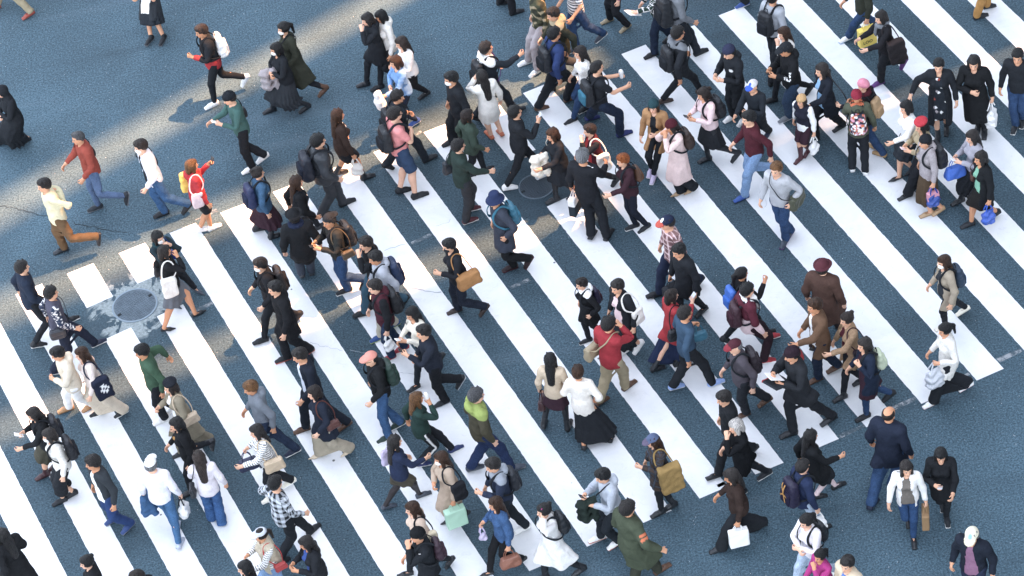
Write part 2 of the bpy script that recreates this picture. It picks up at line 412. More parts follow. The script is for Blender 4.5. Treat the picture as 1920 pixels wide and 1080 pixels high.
class Shape:
    """primitives tied to bones; cuts remove; mesh() returns verts, quads, weights"""
    def __init__(s, k=.03, kw=.016): s.p = []; s.c = []; s.k = k; s.kw = kw; s.noise = None
    def add(s, bone, fn, k=None): s.p.append((BI[bone], fn, s.k if k is None else k)); return s
    def cut(s, fn): s.c.append(fn); return s
    def ev(s, P):
        d = None; per = []
        for b, fn, k in s.p:
            v = fn(P); per.append(v); d = v if d is None else smin(d, v, k)
        if s.noise is not None: d = d + s.noise(P)
        for fn in s.c: d = np.maximum(d, fn(P))
        return d, per
    def mesh(s, ax, ay, az, smooth=1):
        X, Y, Z = np.meshgrid(ax, ay, az, indexing='ij'); P = np.stack([X.ravel(), Y.ravel(), Z.ravel()], 1)
        d, _ = s.ev(P)
        V, Q = surface_net(d.reshape(X.shape), ax, ay, az)
        for _ in range(smooth):
            S = np.zeros_like(V); n = np.zeros(len(V))
            for a in range(4):
                for b in (1, 3): np.add.at(S, Q[:, a], V[Q[:, (a + b) % 4]]); np.add.at(n, Q[:, a], 1)
            V = V * .5 + .5 * S / n[:, None]
        _, per = s.ev(V); W = np.zeros((len(V), len(BN)))
        for (b, fn, k), v in zip(s.p, per): W[:, b] = np.maximum(W[:, b], np.exp(-np.maximum(v, -.004) / s.kw))
        W /= W.sum(1)[:, None]
        sk = W[:, BI['SK']].copy()                              # skirts and coat tails: shared between pelvis, thighs and shins
        if sk.any():
            z = V[:, 2]; x = V[:, 0]
            f = np.clip((.94 - z) / .24, 0, 1) * .98; rgt = 1 / (1 + np.exp(-x / .038)); lo = np.clip((.47 - z) / .12, 0, 1) * .55
            W[:, BI['pelvis']] += sk * (1 - f)
            for sd, r in (('R', rgt), ('L', 1 - rgt)):
                W[:, BI['th' + sd]] += sk * f * r * (1 - lo); W[:, BI['sh' + sd]] += sk * f * r * lo
            W[:, BI['SK']] = 0
        return V, Q, W

def limb(S, o, arms=(True, True, False), legs=(False, False, False), fat=1.0):
    for sd, s in (('L', -1), ('R', 1)):
        if arms[0]: S.add('ua' + sd, lambda p, s=s: cap(p, mir(SHO, s), mir(ELB, s), .053 * fat + o, .043 * fat + o))
        if arms[1]: S.add('fa' + sd, lambda p, s=s: cap(p, mir(ELB, s), mir(WRI, s), .042 * fat + o, .028 + o * .8))
        if legs[0]: S.add('th' + sd, lambda p, s=s: cap(p, mir(HIP, s), mir(KNE, s), .092 * fat + o, .057 + o))
        if legs[1]: S.add('sh' + sd, lambda p, s=s: cap(p, mir(KNE, s), mir(ANK, s), .058 + o, .038 + o))

def torso(S, o, sex, pel=True):
    f = sex == 'f'
    sw, wa, hp, ch = (.118, .112, .148, .130) if f else (.142, .126, .142, .146)
    if pel: S.add('pelvis', lambda p: cap(p, (0, -.01, .90), (0, 0, 1.0), hp + o, hp - .012 + o, .78))
    S.add('spine', lambda p: cap(p, (0, 0, 1.02), (0, .0, 1.18), wa + o, wa + .012 + o, .78))
    S.add('chest', lambda p: cap(p, (0, 0, 1.2), (0, -.005, 1.31), ch + o, ch + .004 + o, .74))
    S.add('chest', lambda p: cap(p, (-sw, -.012, 1.372), (sw, -.012, 1.372), .064 + o, .064 + o))
    if f:
        for s in (-1, 1): S.add('chest', lambda p, s=s: ell(p, (s * .065, .085, 1.245), np.array([.062, .055, .062]) + o * .8))

def body_shape(sex):
    S = Shape(.028); torso(S, 0, sex); limb(S, 0, (1, 1, 0), (1, 1, 0), .92 if sex == 'f' else 1.0)
    S.add('neck', lambda p: cap(p, (0, -.015, 1.40), (0, .012, 1.53), .056 if sex == 'm' else .048, .050 if sex == 'm' else .043))
    H_ = lambda fn, k=.02: S.add('head', fn, k)
    H_(lambda p: ell(p, (0, .002, 1.612), (.075, .095, .088)))
    H_(lambda p: ell(p, (0, .040, 1.548), (.056, .060, .066)), .035)
    H_(lambda p: cap(p, (0, .078, 1.503), (0, .070, 1.512), .022, .022), .02)          # chin
    H_(lambda p: cap(p, (0, .098, 1.600), (0, .116, 1.562), .008, .0125), .012)         # nose
    H_(lambda p: cap(p, (-.03, .088, 1.616), (.03, .088, 1.616), .010, .010), .02)      # brow
    H_(lambda p: cap(p, (-.018, .094, 1.532), (.018, .094, 1.532), .0085, .0085), .012) # lips
    for s in (-1, 1):
        H_(lambda p, s=s: ell(p, (s * .076, -.004, 1.580), (.010, .020, .032)), .006)   # ears
        sd = 'R' if s > 0 else 'L'
        S.add('ha' + sd, lambda p, s=s: cap(p, mir(WRI - hd * .01, s), mir(WRI + hd * .02, s), .026, .028), .02)
        for q in (-.024, -.008, .008, .024):                                            # palm as four rays
            S.add('ha' + sd, lambda p, s=s, q=q: cap(p, mir(WRI + hd * .015 + hf * q * .6, s), mir(KNU + hf * q, s), .0135, .0125), .014)
        S.add('ha' + sd, lambda p, s=s: cap(p, mir(WRI + hd * .022 + hf * .022, s), mir(WRI + hd * .062 + hf * .048 + hn * .018, s), .014, .0105), .012)   # thumb
        S.add('ha' + sd, lambda p, s=s: cap(p, mir(WRI + hd * .062 + hf * .048 + hn * .018, s), mir(WRI + hd * .092 + hf * .052 + hn * .034, s), .0105, .0075), .004)
        for q, L_ in ((.027, .070), (.009, .078), (-.009, .073), (-.026, .058)):
            k0 = KNU + hf * q; k1 = k0 + (hd * .95 + hn * .22) * L_ * .5; k2 = k1 + (hd * .8 + hn * .5) * L_ * .55
            S.add('fg' + sd, lambda p, s=s, a=k0, b=k1: cap(p, mir(a, s), mir(b, s), .0088, .0082), .003)
            S.add('fd' + sd, lambda p, s=s, a=k1, b=k2: cap(p, mir(a, s), mir(b, s), .0082, .0068), .003)
        S.add('sh' + sd, lambda p, s=s: ell(p, (s * .096, -.022, .36), (.046, .05, .10)), .03)
        S.add('ft' + sd, lambda p, s=s: cap(p, (s * .098, -.045, .04), (s * .102, .10, .028), .034, .030))
        S.add('ft' + sd, lambda p, s=s: cap(p, (s * .102, .09, .026), (s * .104, .15, .022), .030, .020))
    return S

_T = {}
def body_template(sex):
    if ('body', sex) in _T: return _T['body', sex]
    S = body_shape(sex)
    wx, wz = abs(WRI[0]), WRI[2]
    hx = [(.0, .10, .011), (.10, wx - .02, .024), (wx - .02, wx + .13, .0068)]
    ax = axis([(-b, -a, h) for a, b, h in hx[::-1]] + hx)
    ay = axis([(-.22, -.10, .02), (-.10, .16, .0098), (.16, .24, .02)])
    az = axis([(-.03, .09, .018), (.09, wz - .21, .03), (wz - .21, wz + .02, .0076), (wz + .02, 1.40, .03), (1.40, 1.47, .014), (1.47, 1.73, .0092)])
    V, Q, W = S.mesh(ax, ay, az, 0)
    # normals for pulling the covered skin in a little under the clothes
    nr = vnormals(V, Q)
    top = W[:, [BI[b] for b in ('spine', 'chest', 'pelvis', 'uaL', 'uaR')]].sum(1); leg = W[:, [BI[b] for b in ('thL', 'thR', 'shL', 'shR')]].sum(1)
    fa = W[:, BI['faL']] + W[:, BI['faR']]; fx = W[:, BI['ftL']] + W[:, BI['ftR']]
    sel = np.clip(top, 0, 1) * (V[:, 2] < 1.395)
    # face paint: brows, eyes, lips, stubble-free tone masks
    x, y, z = V.T; head = W[:, BI['head']] > .5
    eye = head & (y > .06) & (np.hypot((np.abs(x) - .031) / .0125, (z - 1.594) / .0075) < 1)
    iris = head & (y > .06) & (np.hypot((np.abs(x) - .031) / .007, (z - 1.594) / .0075) < 1)
    brow = head & (y > .06) & (np.hypot((np.abs(x) - .033) / .021, (z - 1.6145) / .006) < 1)
    lip = head & (y > .075) & (np.hypot(x / .024, (z - 1.532) / .0095) < 1)
    _T['body', sex] = (V, Q, W, nr, dict(sel=sel, leg=leg, fa=fa, ft=fx, eye=eye, iris=iris, brow=brow, lip=lip, head=head))
    return _T['body', sex]

def vnormals(V, Q):
    n = np.cross(V[Q[:, 2]] - V[Q[:, 0]], V[Q[:, 3]] - V[Q[:, 1]]); o = np.zeros_like(V)
    for a in range(4): np.add.at(o, Q[:, a], n)
    return o / np.maximum(np.linalg.norm(o, axis=1), 1e-9)[:, None]

def folds(amp, fz=1.0):
    """cloth folds as a small offset of the distance"""
    def f(p):
        x, y, z = p.T
        return amp * (np.sin(31 * z * fz + 9 * x + 3 * np.sin(11 * y + 7 * x)) * .5 + np.sin(47 * x + 23 * z + 4 * np.sin(13 * z)) * .35 + np.sin(39 * y - 27 * z + 11 * x) * .3)
    return f
def pleats(amp, n, z0, z1):
    def f(p):
        a = np.arctan2(p[:, 1], p[:, 0]); return -amp * np.cos(n * a + 2 * np.sin(a * 2)) * np.clip((z0 - p[:, 2]) / (z0 - z1), 0, 1)
    return f

# kind: (looseness, hem height, sleeve, amplitude of folds, tail flare, collar)
TOPS = {'tee': (.016, .83, 's', .004, 0, 0), 'shirt': (.017, .80, 'l', .005, 0, 1), 'blouse': (.024, .86, 'l', .006, 0, 0), 'sweater': (.024, .84, 'l', .005, 0, 1),
        'jacket': (.027, .80, 'l', .007, 0, 2), 'blazer': (.026, .76, 'l', .004, .01, 1), 'puffer': (.043, .80, 'l', .008, 0, 2), 'crop': (.034, .93, 'l', .006, 0, 2),
        'coat': (.031, .60, 'l', .006, .03, 2), 'long': (.032, .40, 'l', .006, .05, 2), 'xlong': (.034, .16, 'l', .006, .08, 2), 'dress': (.022, .52, 'l', .005, .05, 0), 'vest': (.042, .80, 'n', .006, 0, 2)}
def top_template(kind, sex, opn=False, hood=False, fine=False):
    key = ('top', kind, sex, opn, hood, fine)
    if key in _T: return _T[key]
    o, hem, sl, am, fl, col = TOPS[kind]
    S = Shape(.035); torso(S, o, sex, True)
    fat = .92 if sex == 'f' else 1.0
    if sl != 'n': limb(S, o * .72, (1, sl == 'l', 0), (0, 0, 0), fat)
    else:
        limb(S, o * .3, (1, 0, 0), (0, 0, 0), fat)
    hp = .148 if sex == 'f' else .142
    if hem < .72: S.add('SK', lambda p: cap(p, (0, -.005, .94), (0, -.01, hem - .05), hp + o, hp + o + fl + .02 + (.03 if hem < .5 else 0), .84), .05)
    if .72 <= hem < .92: S.add('SK', lambda p: cap(p, (0, -.006, .96), (0, -.008, hem - .06), hp + o, hp + o + .004, .86), .04)
    if col: S.add('chest' , lambda p: cap(p, (0, -.018, 1.40), (0, -.006, 1.452 if col == 2 else 1.43), .072 if col == 2 else .064, .066 if col == 2 else .060, .95), .025)
    if hood:
        S.add('chest', lambda p: ell(p, (0, -.115, 1.415), (.105, .062, .085)), .03)
        S.add('chest', lambda p: cap(p, (-.075, -.03, 1.455), (.075, -.03, 1.455), .045, .045), .03)
    fo = folds(am); pl = pleats(.016 if kind != 'dress' else .02, 9, .95, .3) if hem < .72 else None
    S.noise = (lambda p: fo(p) + pl(p)) if pl else fo
    S.cut(lambda p: hem - p[:, 2] + .008 * np.sin(p[:, 0] * 23 + p[:, 1] * 17))
    for s in (-1, 1):
        if sl == 'l': S.cut(lambda p, s=s: np.where((p[:, 0] * s > .22) & (p[:, 2] < 1.2), (p - mir(WRI - hd * .008, s)) @ mir(hd, s), -1))
        elif sl == 's': S.cut(lambda p, s=s: np.where((p[:, 0] * s > .17) & (p[:, 2] < 1.36), (p - mir(ELB - ad * .06, s)) @ mir(ad, s), -1))
        else: S.cut(lambda p, s=s: np.where((p[:, 0] * s > .16), (p - mir(SHO + ad * .03, s)) @ mir(ad, s), -1))
    S.cut(lambda p: p[:, 2] - (1.475 if col == 2 else 1.45) if not hood else p[:, 2] - 1.56)
    if hood: S.cut(lambda p: -ell(p, (0, .012, 1.56), (.070, .088, .13)))
    else: S.cut(lambda p: np.where(p[:, 2] > 1.33, -cap(p, (0, .030, 1.40), (0, .050, 1.60), .040 if col else .058, .080), -1))
    if opn:
        def wedge(p):
            wd_ = .035 + .055 * np.clip((1.40 - p[:, 2]) / .5, 0, 1.2); return np.where(p[:, 1] > 0, np.minimum(wd_ - np.abs(p[:, 0] + .004 * np.sin(p[:, 2] * 9)), p[:, 1] - .035), -1)
        S.cut(wedge)
    h = .0125 if fine else .0195
    ax = axis([(-.56, .56, h)]) if sl == 'l' else axis([(-.42, .42, h)])
    V, Q, W = S.mesh(ax, axis([(-.32, .30, h)]), axis([(hem - .07, 1.60, h)]), 1)
    _T[key] = (V, Q, W); return _T[key]

# kind: looseness at hip, knee, hem, bottom height
LEGS = {'slim': (.012, .011, .010, .07), 'straight': (.018, .022, .030, .045), 'wide': (.028, .045, .060, .05), 'flare': (.016, .026, .062, .03), 'shorts': (.026, .042, .042, .50), 'crop': (.03, .06, .085, .24), 'track': (.016, .018, .022, .08)}
SKIRTS = {'mini': (.58, .03, 5), 'knee': (.47, .05, 6), 'midi': (.32, .09, 9), 'maxi': (.13, .09, 11), 'pleat': (.30, .12, 16)}
def bottom_template(kind, sex):
    key = ('bot', kind, sex)
    if key in _T: return _T[key]
    S = Shape(.03); f = sex == 'f'; hp, wa = (.148, .112) if f else (.142, .126)
    h = .019
    if kind in LEGS:
        a, b, c, bt = LEGS[kind]
        S.add('pelvis', lambda p: cap(p, (0, -.01, .90), (0, 0, 1.0), hp + .008, hp - .004, .80))
        for sd, s in (('L', -1), ('R', 1)):
            S.add('th' + sd, lambda p, s=s: cap(p, mir(HIP, s), mir(KNE, s), .090 + a * .5, .056 + b), .02)
            if kind != 'shorts': S.add('sh' + sd, lambda p, s=s: cap(p, mir(KNE, s), mir(ANK, s) - np.array([0, 0, .03]), .057 + b, .038 + c), .03)
        S.noise = folds(.007 if kind != 'slim' else .004, 1.2)
        S.cut(lambda p: bt - p[:, 2])
    else:
        hem, fl, n = SKIRTS[kind]
        S.add('pelvis', lambda p: cap(p, (0, -.01, .91), (0, 0, 1.0), hp + .010, hp - .006, .80))
        S.add('SK', lambda p: cap(p, (0, -.005, .92), (0, -.01, hem - .05), hp + .012, hp + .015 + fl, .88), .05)
        pl = pleats(.012 + fl * .12, n, .9, hem); fo = folds(.003)
        S.noise = lambda p: pl(p) + fo(p)
        S.cut(lambda p: hem - p[:, 2])
    S.cut(lambda p: p[:, 2] - 1.035)
    bt = LEGS[kind][3] if kind in LEGS else SKIRTS[kind][0]
    V, Q, W = S.mesh(axis([(-.42, .42, h)]), axis([(-.34, .34, h)]), axis([(bt - .06, 1.08, h)]), 1)
    _T[key] = (V, Q, W); return _T[key]

def shoe_template(kind, s):
    key = ('shoe', kind, s)
    if key in _T: return _T[key]
    S = Shape(.022, .02); b = 'ftR' if s > 0 else 'ftL'; x = s * .100; o = {'sneak': .012, 'boot': .012, 'tall': .010, 'heel': .003, 'flat': .005}[kind]
    S.add(b, lambda p: cap(p, (x, -.050, .046), (x + s * .002, .09, .036), .034 + o, .032 + o))
    S.add(b, lambda p: cap(p, (x + s * .002, .08, .034), (x + s * .002, .168 if kind != 'heel' else .19, .028), .032 + o, .020 + o * .8 if kind != 'heel' else .012))
    if kind in ('sneak', 'boot', 'tall'): S.add(b, lambda p: cap(p, (x, -.035, .06), (x, -.022, .10), .040 + o * .5, .042))
    sole = lambda p: rbox(p, (x, .055, .016), (.044, .140, .016), .015)
    if kind != 'heel': S.add(b, sole, .006)
    else: S.add(b, lambda p: cap(p, (x, -.066, .0), (x, -.062, .05), .009, .018), .01)
    if kind in ('boot', 'tall'):
        zt = .21 if kind == 'boot' else .36
        S.add('shR' if s > 0 else 'shL', lambda p: cap(p, (x - s * .003, -.022, .09), (x - s * .004, -.010, zt), .045, .052 if kind == 'boot' else .066))
        S.cut(lambda p: p[:, 2] - zt)
    S.cut(lambda p: .004 - p[:, 2])
    if kind in ('heel', 'flat'): S.cut(lambda p: np.where(p[:, 1] > -.02, -cap(p, (x, -.0, .075), (x, .055, .075), .027, .024), -1))
    zt = {'boot': .23, 'tall': .38}.get(kind, .165)
    V, Q, W = S.mesh(axis([(x - .085, x + .085, .0105)]), axis([(-.14, .24, .0115)]), axis([(-.02, zt, .0098)]), 1)
    _T[key] = (V, Q, W); return _T[key]

HC = np.array([0, -.002, 1.614])
def hair_template(kind):
    key = ('hair', kind)
    if key in _T: return _T[key]
    S = Shape(.02, .02); A = lambda fn, k=.02, b='head': S.add(b, fn, k)
    t = {'buzz': .008, 'short': .023, 'crop': .015, 'curly': .028, 'bald': .007}.get(kind, .021)
    A(lambda p: ell(p, HC + np.array([0, -.006, .004]), np.array([.077, .097, .090]) + t))
    if kind in ('short', 'bob', 'long', 'vlong', 'wavy'):       # locks that break the outline, off-centre parting
        rr = random.Random(len(kind) * 7)
        for q in range(9):
            a, zz = rr.uniform(.9, 5.4) + math.pi / 2 * 0, rr.uniform(1.60, 1.70); e = np.array([math.cos(a) * .082, math.sin(a) * .100, 0])
            A(lambda p, e=e, zz=zz, r_=rr.uniform(.012, .022): cap(p, e * .85 + [0, 0, zz + .02], e * 1.05 + [0, 0, zz - .05], r_, r_ * .5), .018)
    face = lambda p: -np.maximum(np.maximum(.050 - p[:, 1], p[:, 2] - 1.650), np.abs(p[:, 0]) - .066)      # opening for the face
    if kind in ('short', 'curly', 'crop', 'buzz'):
        A(lambda p: ell(p, (.008, .050, 1.684), (.066, .050, .026)), .02)
        A(lambda p: ell(p, (0, -.045, 1.585), (.070, .062, .075)), .03)
        S.cut(face); S.cut(lambda p: 1.578 - p[:, 2] - .085 * np.clip(p[:, 1] * -14, 0, 1)); S.cut(lambda p: np.where((p[:, 1] > .015), 1.612 - p[:, 2], -1))
        zb = 1.48
    elif kind == 'bald':
        S.cut(lambda p: p[:, 2] - 1.668 - p[:, 1] * .25); S.cut(lambda p: p[:, 1] - .025); S.cut(lambda p: 1.50 - p[:, 2]); zb = 1.48
    else:
        if kind in ('bob', 'long', 'vlong', 'wavy'):
            zb = {'bob': 1.47, 'long': 1.30, 'vlong': 1.17, 'wavy': 1.26}[kind]
            for s in (-1, 1): A(lambda p, s=s: cap(p, (s * .068, .006, 1.63), (s * .080, .016, max(zb, 1.40) + .03), .037, .030), .03)
            A(lambda p: cap(p, (0, -.055, 1.61), (0, -.078, max(zb, 1.42) + .04), .084, .080, .66), .03)
            if zb < 1.4: A(lambda p: cap(p, (0, -.085, 1.46), (0, -.125, zb + .03), .090, .062, .50), .03, 'chest')
        else: zb = 1.50
        if kind == 'pony':
            A(lambda p: cap(p, (0, -.10, 1.655), (0, -.15, 1.60), .024, .032), .015); A(lambda p: cap(p, (0, -.15, 1.60), (0, -.155, 1.40), .034, .016), .02)
            zb = 1.36
        if kind == 'bun': A(lambda p: ell(p, (0, -.105, 1.690), (.040, .040, .038)), .01)
        A(lambda p: ell(p, (0, .056, 1.676), (.064, .042, .028)), .02)
        S.cut(lambda p: -np.maximum(np.maximum(.032 - p[:, 1], p[:, 2] - 1.648), np.abs(p[:, 0]) - .067 + .04 * np.clip(1.56 - p[:, 2], 0, 1)))
        S.cut(lambda p: np.where(p[:, 1] > .05, 1.48 - p[:, 2], -1))
        if kind in ('pony', 'bun'): S.cut(lambda p: np.where(p[:, 1] > -.09, 1.555 - p[:, 2] - .03 * np.clip(-p[:, 1] * 12, 0, 1), -1))
    am = .010 if kind == 'curly' else (.002 if kind in ('buzz', 'bald') else .0045)
    def strands(p):
        a = np.arctan2(p[:, 1], p[:, 0]); z = p[:, 2]
        return am * (np.sin(23 * a + 2.5 * np.sin(14 * z)) * .6 + np.sin(41 * a - 9 * z) * .5) * (1 if kind != 'curly' else .5) + (.008 * np.sin(70 * z + 2 * a) * np.clip((1.5 - z) * 6, 0, 1) if kind == 'wavy' else 0) + (am * .8 * np.sin(p[:, 0] * 190) * np.sin(p[:, 1] * 180) * np.sin(z * 200) if kind == 'curly' else 0)
    S.noise = strands
    V, Q, W = S.mesh(axis([(-.15, .15, .0095)]), axis([(-.23, .16, .0095)]), axis([(zb - .03, 1.76, .0105)]), 1)
    _T[key] = (V, Q, W); return _T[key]

def hat_template(kind):
    key = ('hat', kind)
    if key in _T: return _T[key]
    S = Shape(.012, .02); A = lambda fn, k=.012: S.add('head', fn, k)
    big = np.array([.092, .112, .103])
    if kind == 'beanie':
        A(lambda p: ell(p, HC + np.array([0, -.006, .012]), big + np.array([.004, .004, .010]))); A(lambda p: cap(p, (0, .0, 1.632), (0, -.002, 1.640), .094, .094, 1.16), .01)
        S.cut(lambda p: 1.618 - p[:, 2] - p[:, 1] * -.10); S.noise = lambda p: .0025 * np.sin(np.arctan2(p[:, 1], p[:, 0]) * 34)
    elif kind in ('cap', 'visor', 'capback'):
        s = -1 if kind == 'capback' else 1
        A(lambda p: ell(p, HC + np.array([0, -.004, .008]), big))
        A(lambda p: np.maximum(np.maximum(np.hypot(p[:, 0] / .078, (p[:, 1] * s - .09) / .098) * .08 - .08, np.abs(p[:, 2] - 1.655 + .28 * (p[:, 1] * s - .08) + 2.2 * p[:, 0] ** 2) - .006), .055 - p[:, 1] * s), .012)
        S.cut(lambda p: 1.640 - p[:, 2] + np.where(p[:, 1] * s > .08, -.09, 0))
        if kind == 'visor': S.cut(lambda p: np.where(p[:, 1] < .085, p[:, 2] - 1.690, -1))
    elif kind == 'bucket':
        A(lambda p: cap(p, (0, -.002, 1.64), (0, -.002, 1.70), .098, .082, 1.14)); A(lambda p: np.maximum(np.hypot(p[:, 0], (p[:, 1]) / 1.12) - .098 - (1.66 - p[:, 2]) * .75, np.abs(p[:, 2] - 1.628) - .034), .012)
        S.cut(lambda p: p[:, 2] - 1.752); S.cut(lambda p: -cap(p, (0, 0, 1.55), (0, 0, 1.62), .088, .084, 1.15))
    elif kind in ('bowler', 'fedora'):
        A(lambda p: ell(p, HC + np.array([0, -.004, .018]), big + np.array([.0, .0, .016]))); A(lambda p: np.maximum(np.hypot(p[:, 0], p[:, 1] / 1.12) - .136, np.abs(p[:, 2] - 1.645 - 1.1 * p[:, 0] ** 2) - .006), .016)
        S.cut(lambda p: 1.632 - p[:, 2])
    elif kind == 'beret':
        A(lambda p: ell(p, (.012, -.012, 1.694), (.118, .124, .044))); A(lambda p: ell(p, HC + np.array([0, -.004, .006]), big), .02); S.cut(lambda p: 1.652 - p[:, 2])
    elif kind == 'hijab':
        A(lambda p: ell(p, HC, big + .004)); A(lambda p: cap(p, (0, -.01, 1.62), (0, -.01, 1.46), .094, .080), .03); S.add('chest', lambda p: cap(p, (-.10, -.005, 1.425), (.10, -.005, 1.425), .075, .075), .04)
        S.cut(lambda p: -np.maximum(np.maximum(.045 - p[:, 1], np.abs(p[:, 2] - 1.575) - .075), np.abs(p[:, 0]) - .062)); S.noise = folds(.004)
    z0 = 1.34 if kind == 'hijab' else 1.56
    V, Q, W = S.mesh(axis([(-.20, .20, .0105)]), axis([(-.22, .24, .0105)]), axis([(z0, 1.79, .0092)]), 1)
    _T[key] = (V, Q, W); return _T[key]

def small_template(kind):
    key = ('small', kind)
    if key in _T: return _T[key]
    S = Shape(.008, .02)
    if kind == 'mask':
        S.add('head', lambda p: np.maximum(ell(p, (0, .045, 1.545), (.066, .076, .070)), np.abs(p[:, 2] - 1.548) - .040)); S.cut(lambda p: .040 - p[:, 1])
        g = (axis([(-.09, .09, .0085)]), axis([(.0, .16, .0085)]), axis([(1.47, 1.63, .0085)]))
    elif kind == 'scarf':
        S.k = .03
        for a in range(10):
            t0, t1 = a * math.pi / 5, (a + 1) * math.pi / 5
            S.add('chest', lambda p, t0=t0, t1=t1: cap(p, (.088 * math.cos(t0), .085 * math.sin(t0), 1.445 - .02 * math.sin(t0)), (.088 * math.cos(t1), .085 * math.sin(t1), 1.445 - .02 * math.sin(t1)), .042, .042), .02)
        S.add('chest', lambda p: cap(p, (.03, .125, 1.41), (.05, .165, 1.22), .040, .045, .6), .03)
        S.noise = folds(.006, 2)
        g = (axis([(-.18, .18, .014)]), axis([(-.18, .22, .014)]), axis([(1.14, 1.54, .014)]))
    elif kind == 'glasses':
        for s in (-1, 1):
            S.add('head', lambda p, s=s: np.hypot(np.hypot((p[:, 0] - s * .033), (p[:, 2] - 1.592) * 1.15) - .023, p[:, 1] - .112) - .0042, 0); S.add('head', lambda p, s=s: cap(p, (s * .056, .108, 1.598), (s * .080, .0, 1.598), .004, .004), 0)
        S.add('head', lambda p: cap(p, (-.012, .114, 1.598), (.012, .114, 1.598), .004, .004), 0)
        g = (axis([(-.10, .10, .0048)]), axis([(-.02, .13, .0048)]), axis([(1.55, 1.63, .0048)]))
    V, Q, W = S.mesh(*g, 0 if kind == 'glasses' else 1)
    _T[key] = (V, Q, W); return _T[key]

# ------------------------------------------------------------------ posing
def rot(ax, a):
    ax = np.asarray(ax, float) / np.linalg.norm(ax); K = np.array([[0, -ax[2], ax[1]], [ax[2], 0, -ax[0]], [-ax[1], ax[0], 0]])
    return np.eye(3) + math.sin(a) * K + (1 - math.cos(a)) * K @ K
def frame(d, pole):
    d = d / np.linalg.norm(d); y = pole - d * (pole @ d); y /= max(np.linalg.norm(y), 1e-6); return np.stack([np.cross(y, d), y, d], 1)
def ik(a, t, l1, l2, pole):
    v = t - a; L = np.linalg.norm(v); L2 = min(L, (l1 + l2) * .998); L2 = max(L2, abs(l1 - l2) + .02); d = v / max(L, 1e-6)
    x = (l1 * l1 - l2 * l2 + L2 * L2) / (2 * L2); h = math.sqrt(max(l1 * l1 - x * x, 0)); y = pole - d * (pole @ d); y /= max(np.linalg.norm(y), 1e-6)
    return a + d * x + y * h, a + d * L2
ARMS = {  # wrist from shoulder: outward, forward, up;  elbow pole: outward, forward, up; finger curl
    'ph': ((-.07, .30, -.20), (.6, -.3, -1), 1.0), 'ph2': ((-.10, .34, -.10), (.7, -.2, -1), 1.0), 'ck': ((-.10, .21, .07), (.6, .2, -1), .9), 'er': ((-.06, .10, .17), (1, .2, -.6), 1.1), 'st': ((-.04, .17, -.09), (.5, -.2, -1), 1.3),
    'pk': ((.07, .04, -.42), (1, -1, 0), .4), 'hold': ((.11, .05, -.515), (.3, -1, 0), 1.5), 'fw': ((.0, .50, -.10), (.4, 0, -1), .5), 'fr': ((.0, .40, -.28), (.4, -.3, -1), .5), 'fs': ((.0, .34, -.04), (.4, -.2, -1), .9), 'up': ((.03, .30, .34), (.8, .2, -.7), .6),
    'bk': ((-.13, -.20, -.36), (.9, -.6, 0), .6), 'ch': ((-.16, .23, -.27), (1, -.2, -.5), .8), 'sd': ((.40, .06, -.26), (.2, -1, -.3), .5), 'bag': ((.03, .22, -.30), (.6, -.8, -.5), 1.5), 'out': ((.30, .12, -.36), (.4, -1, 0), .5)}
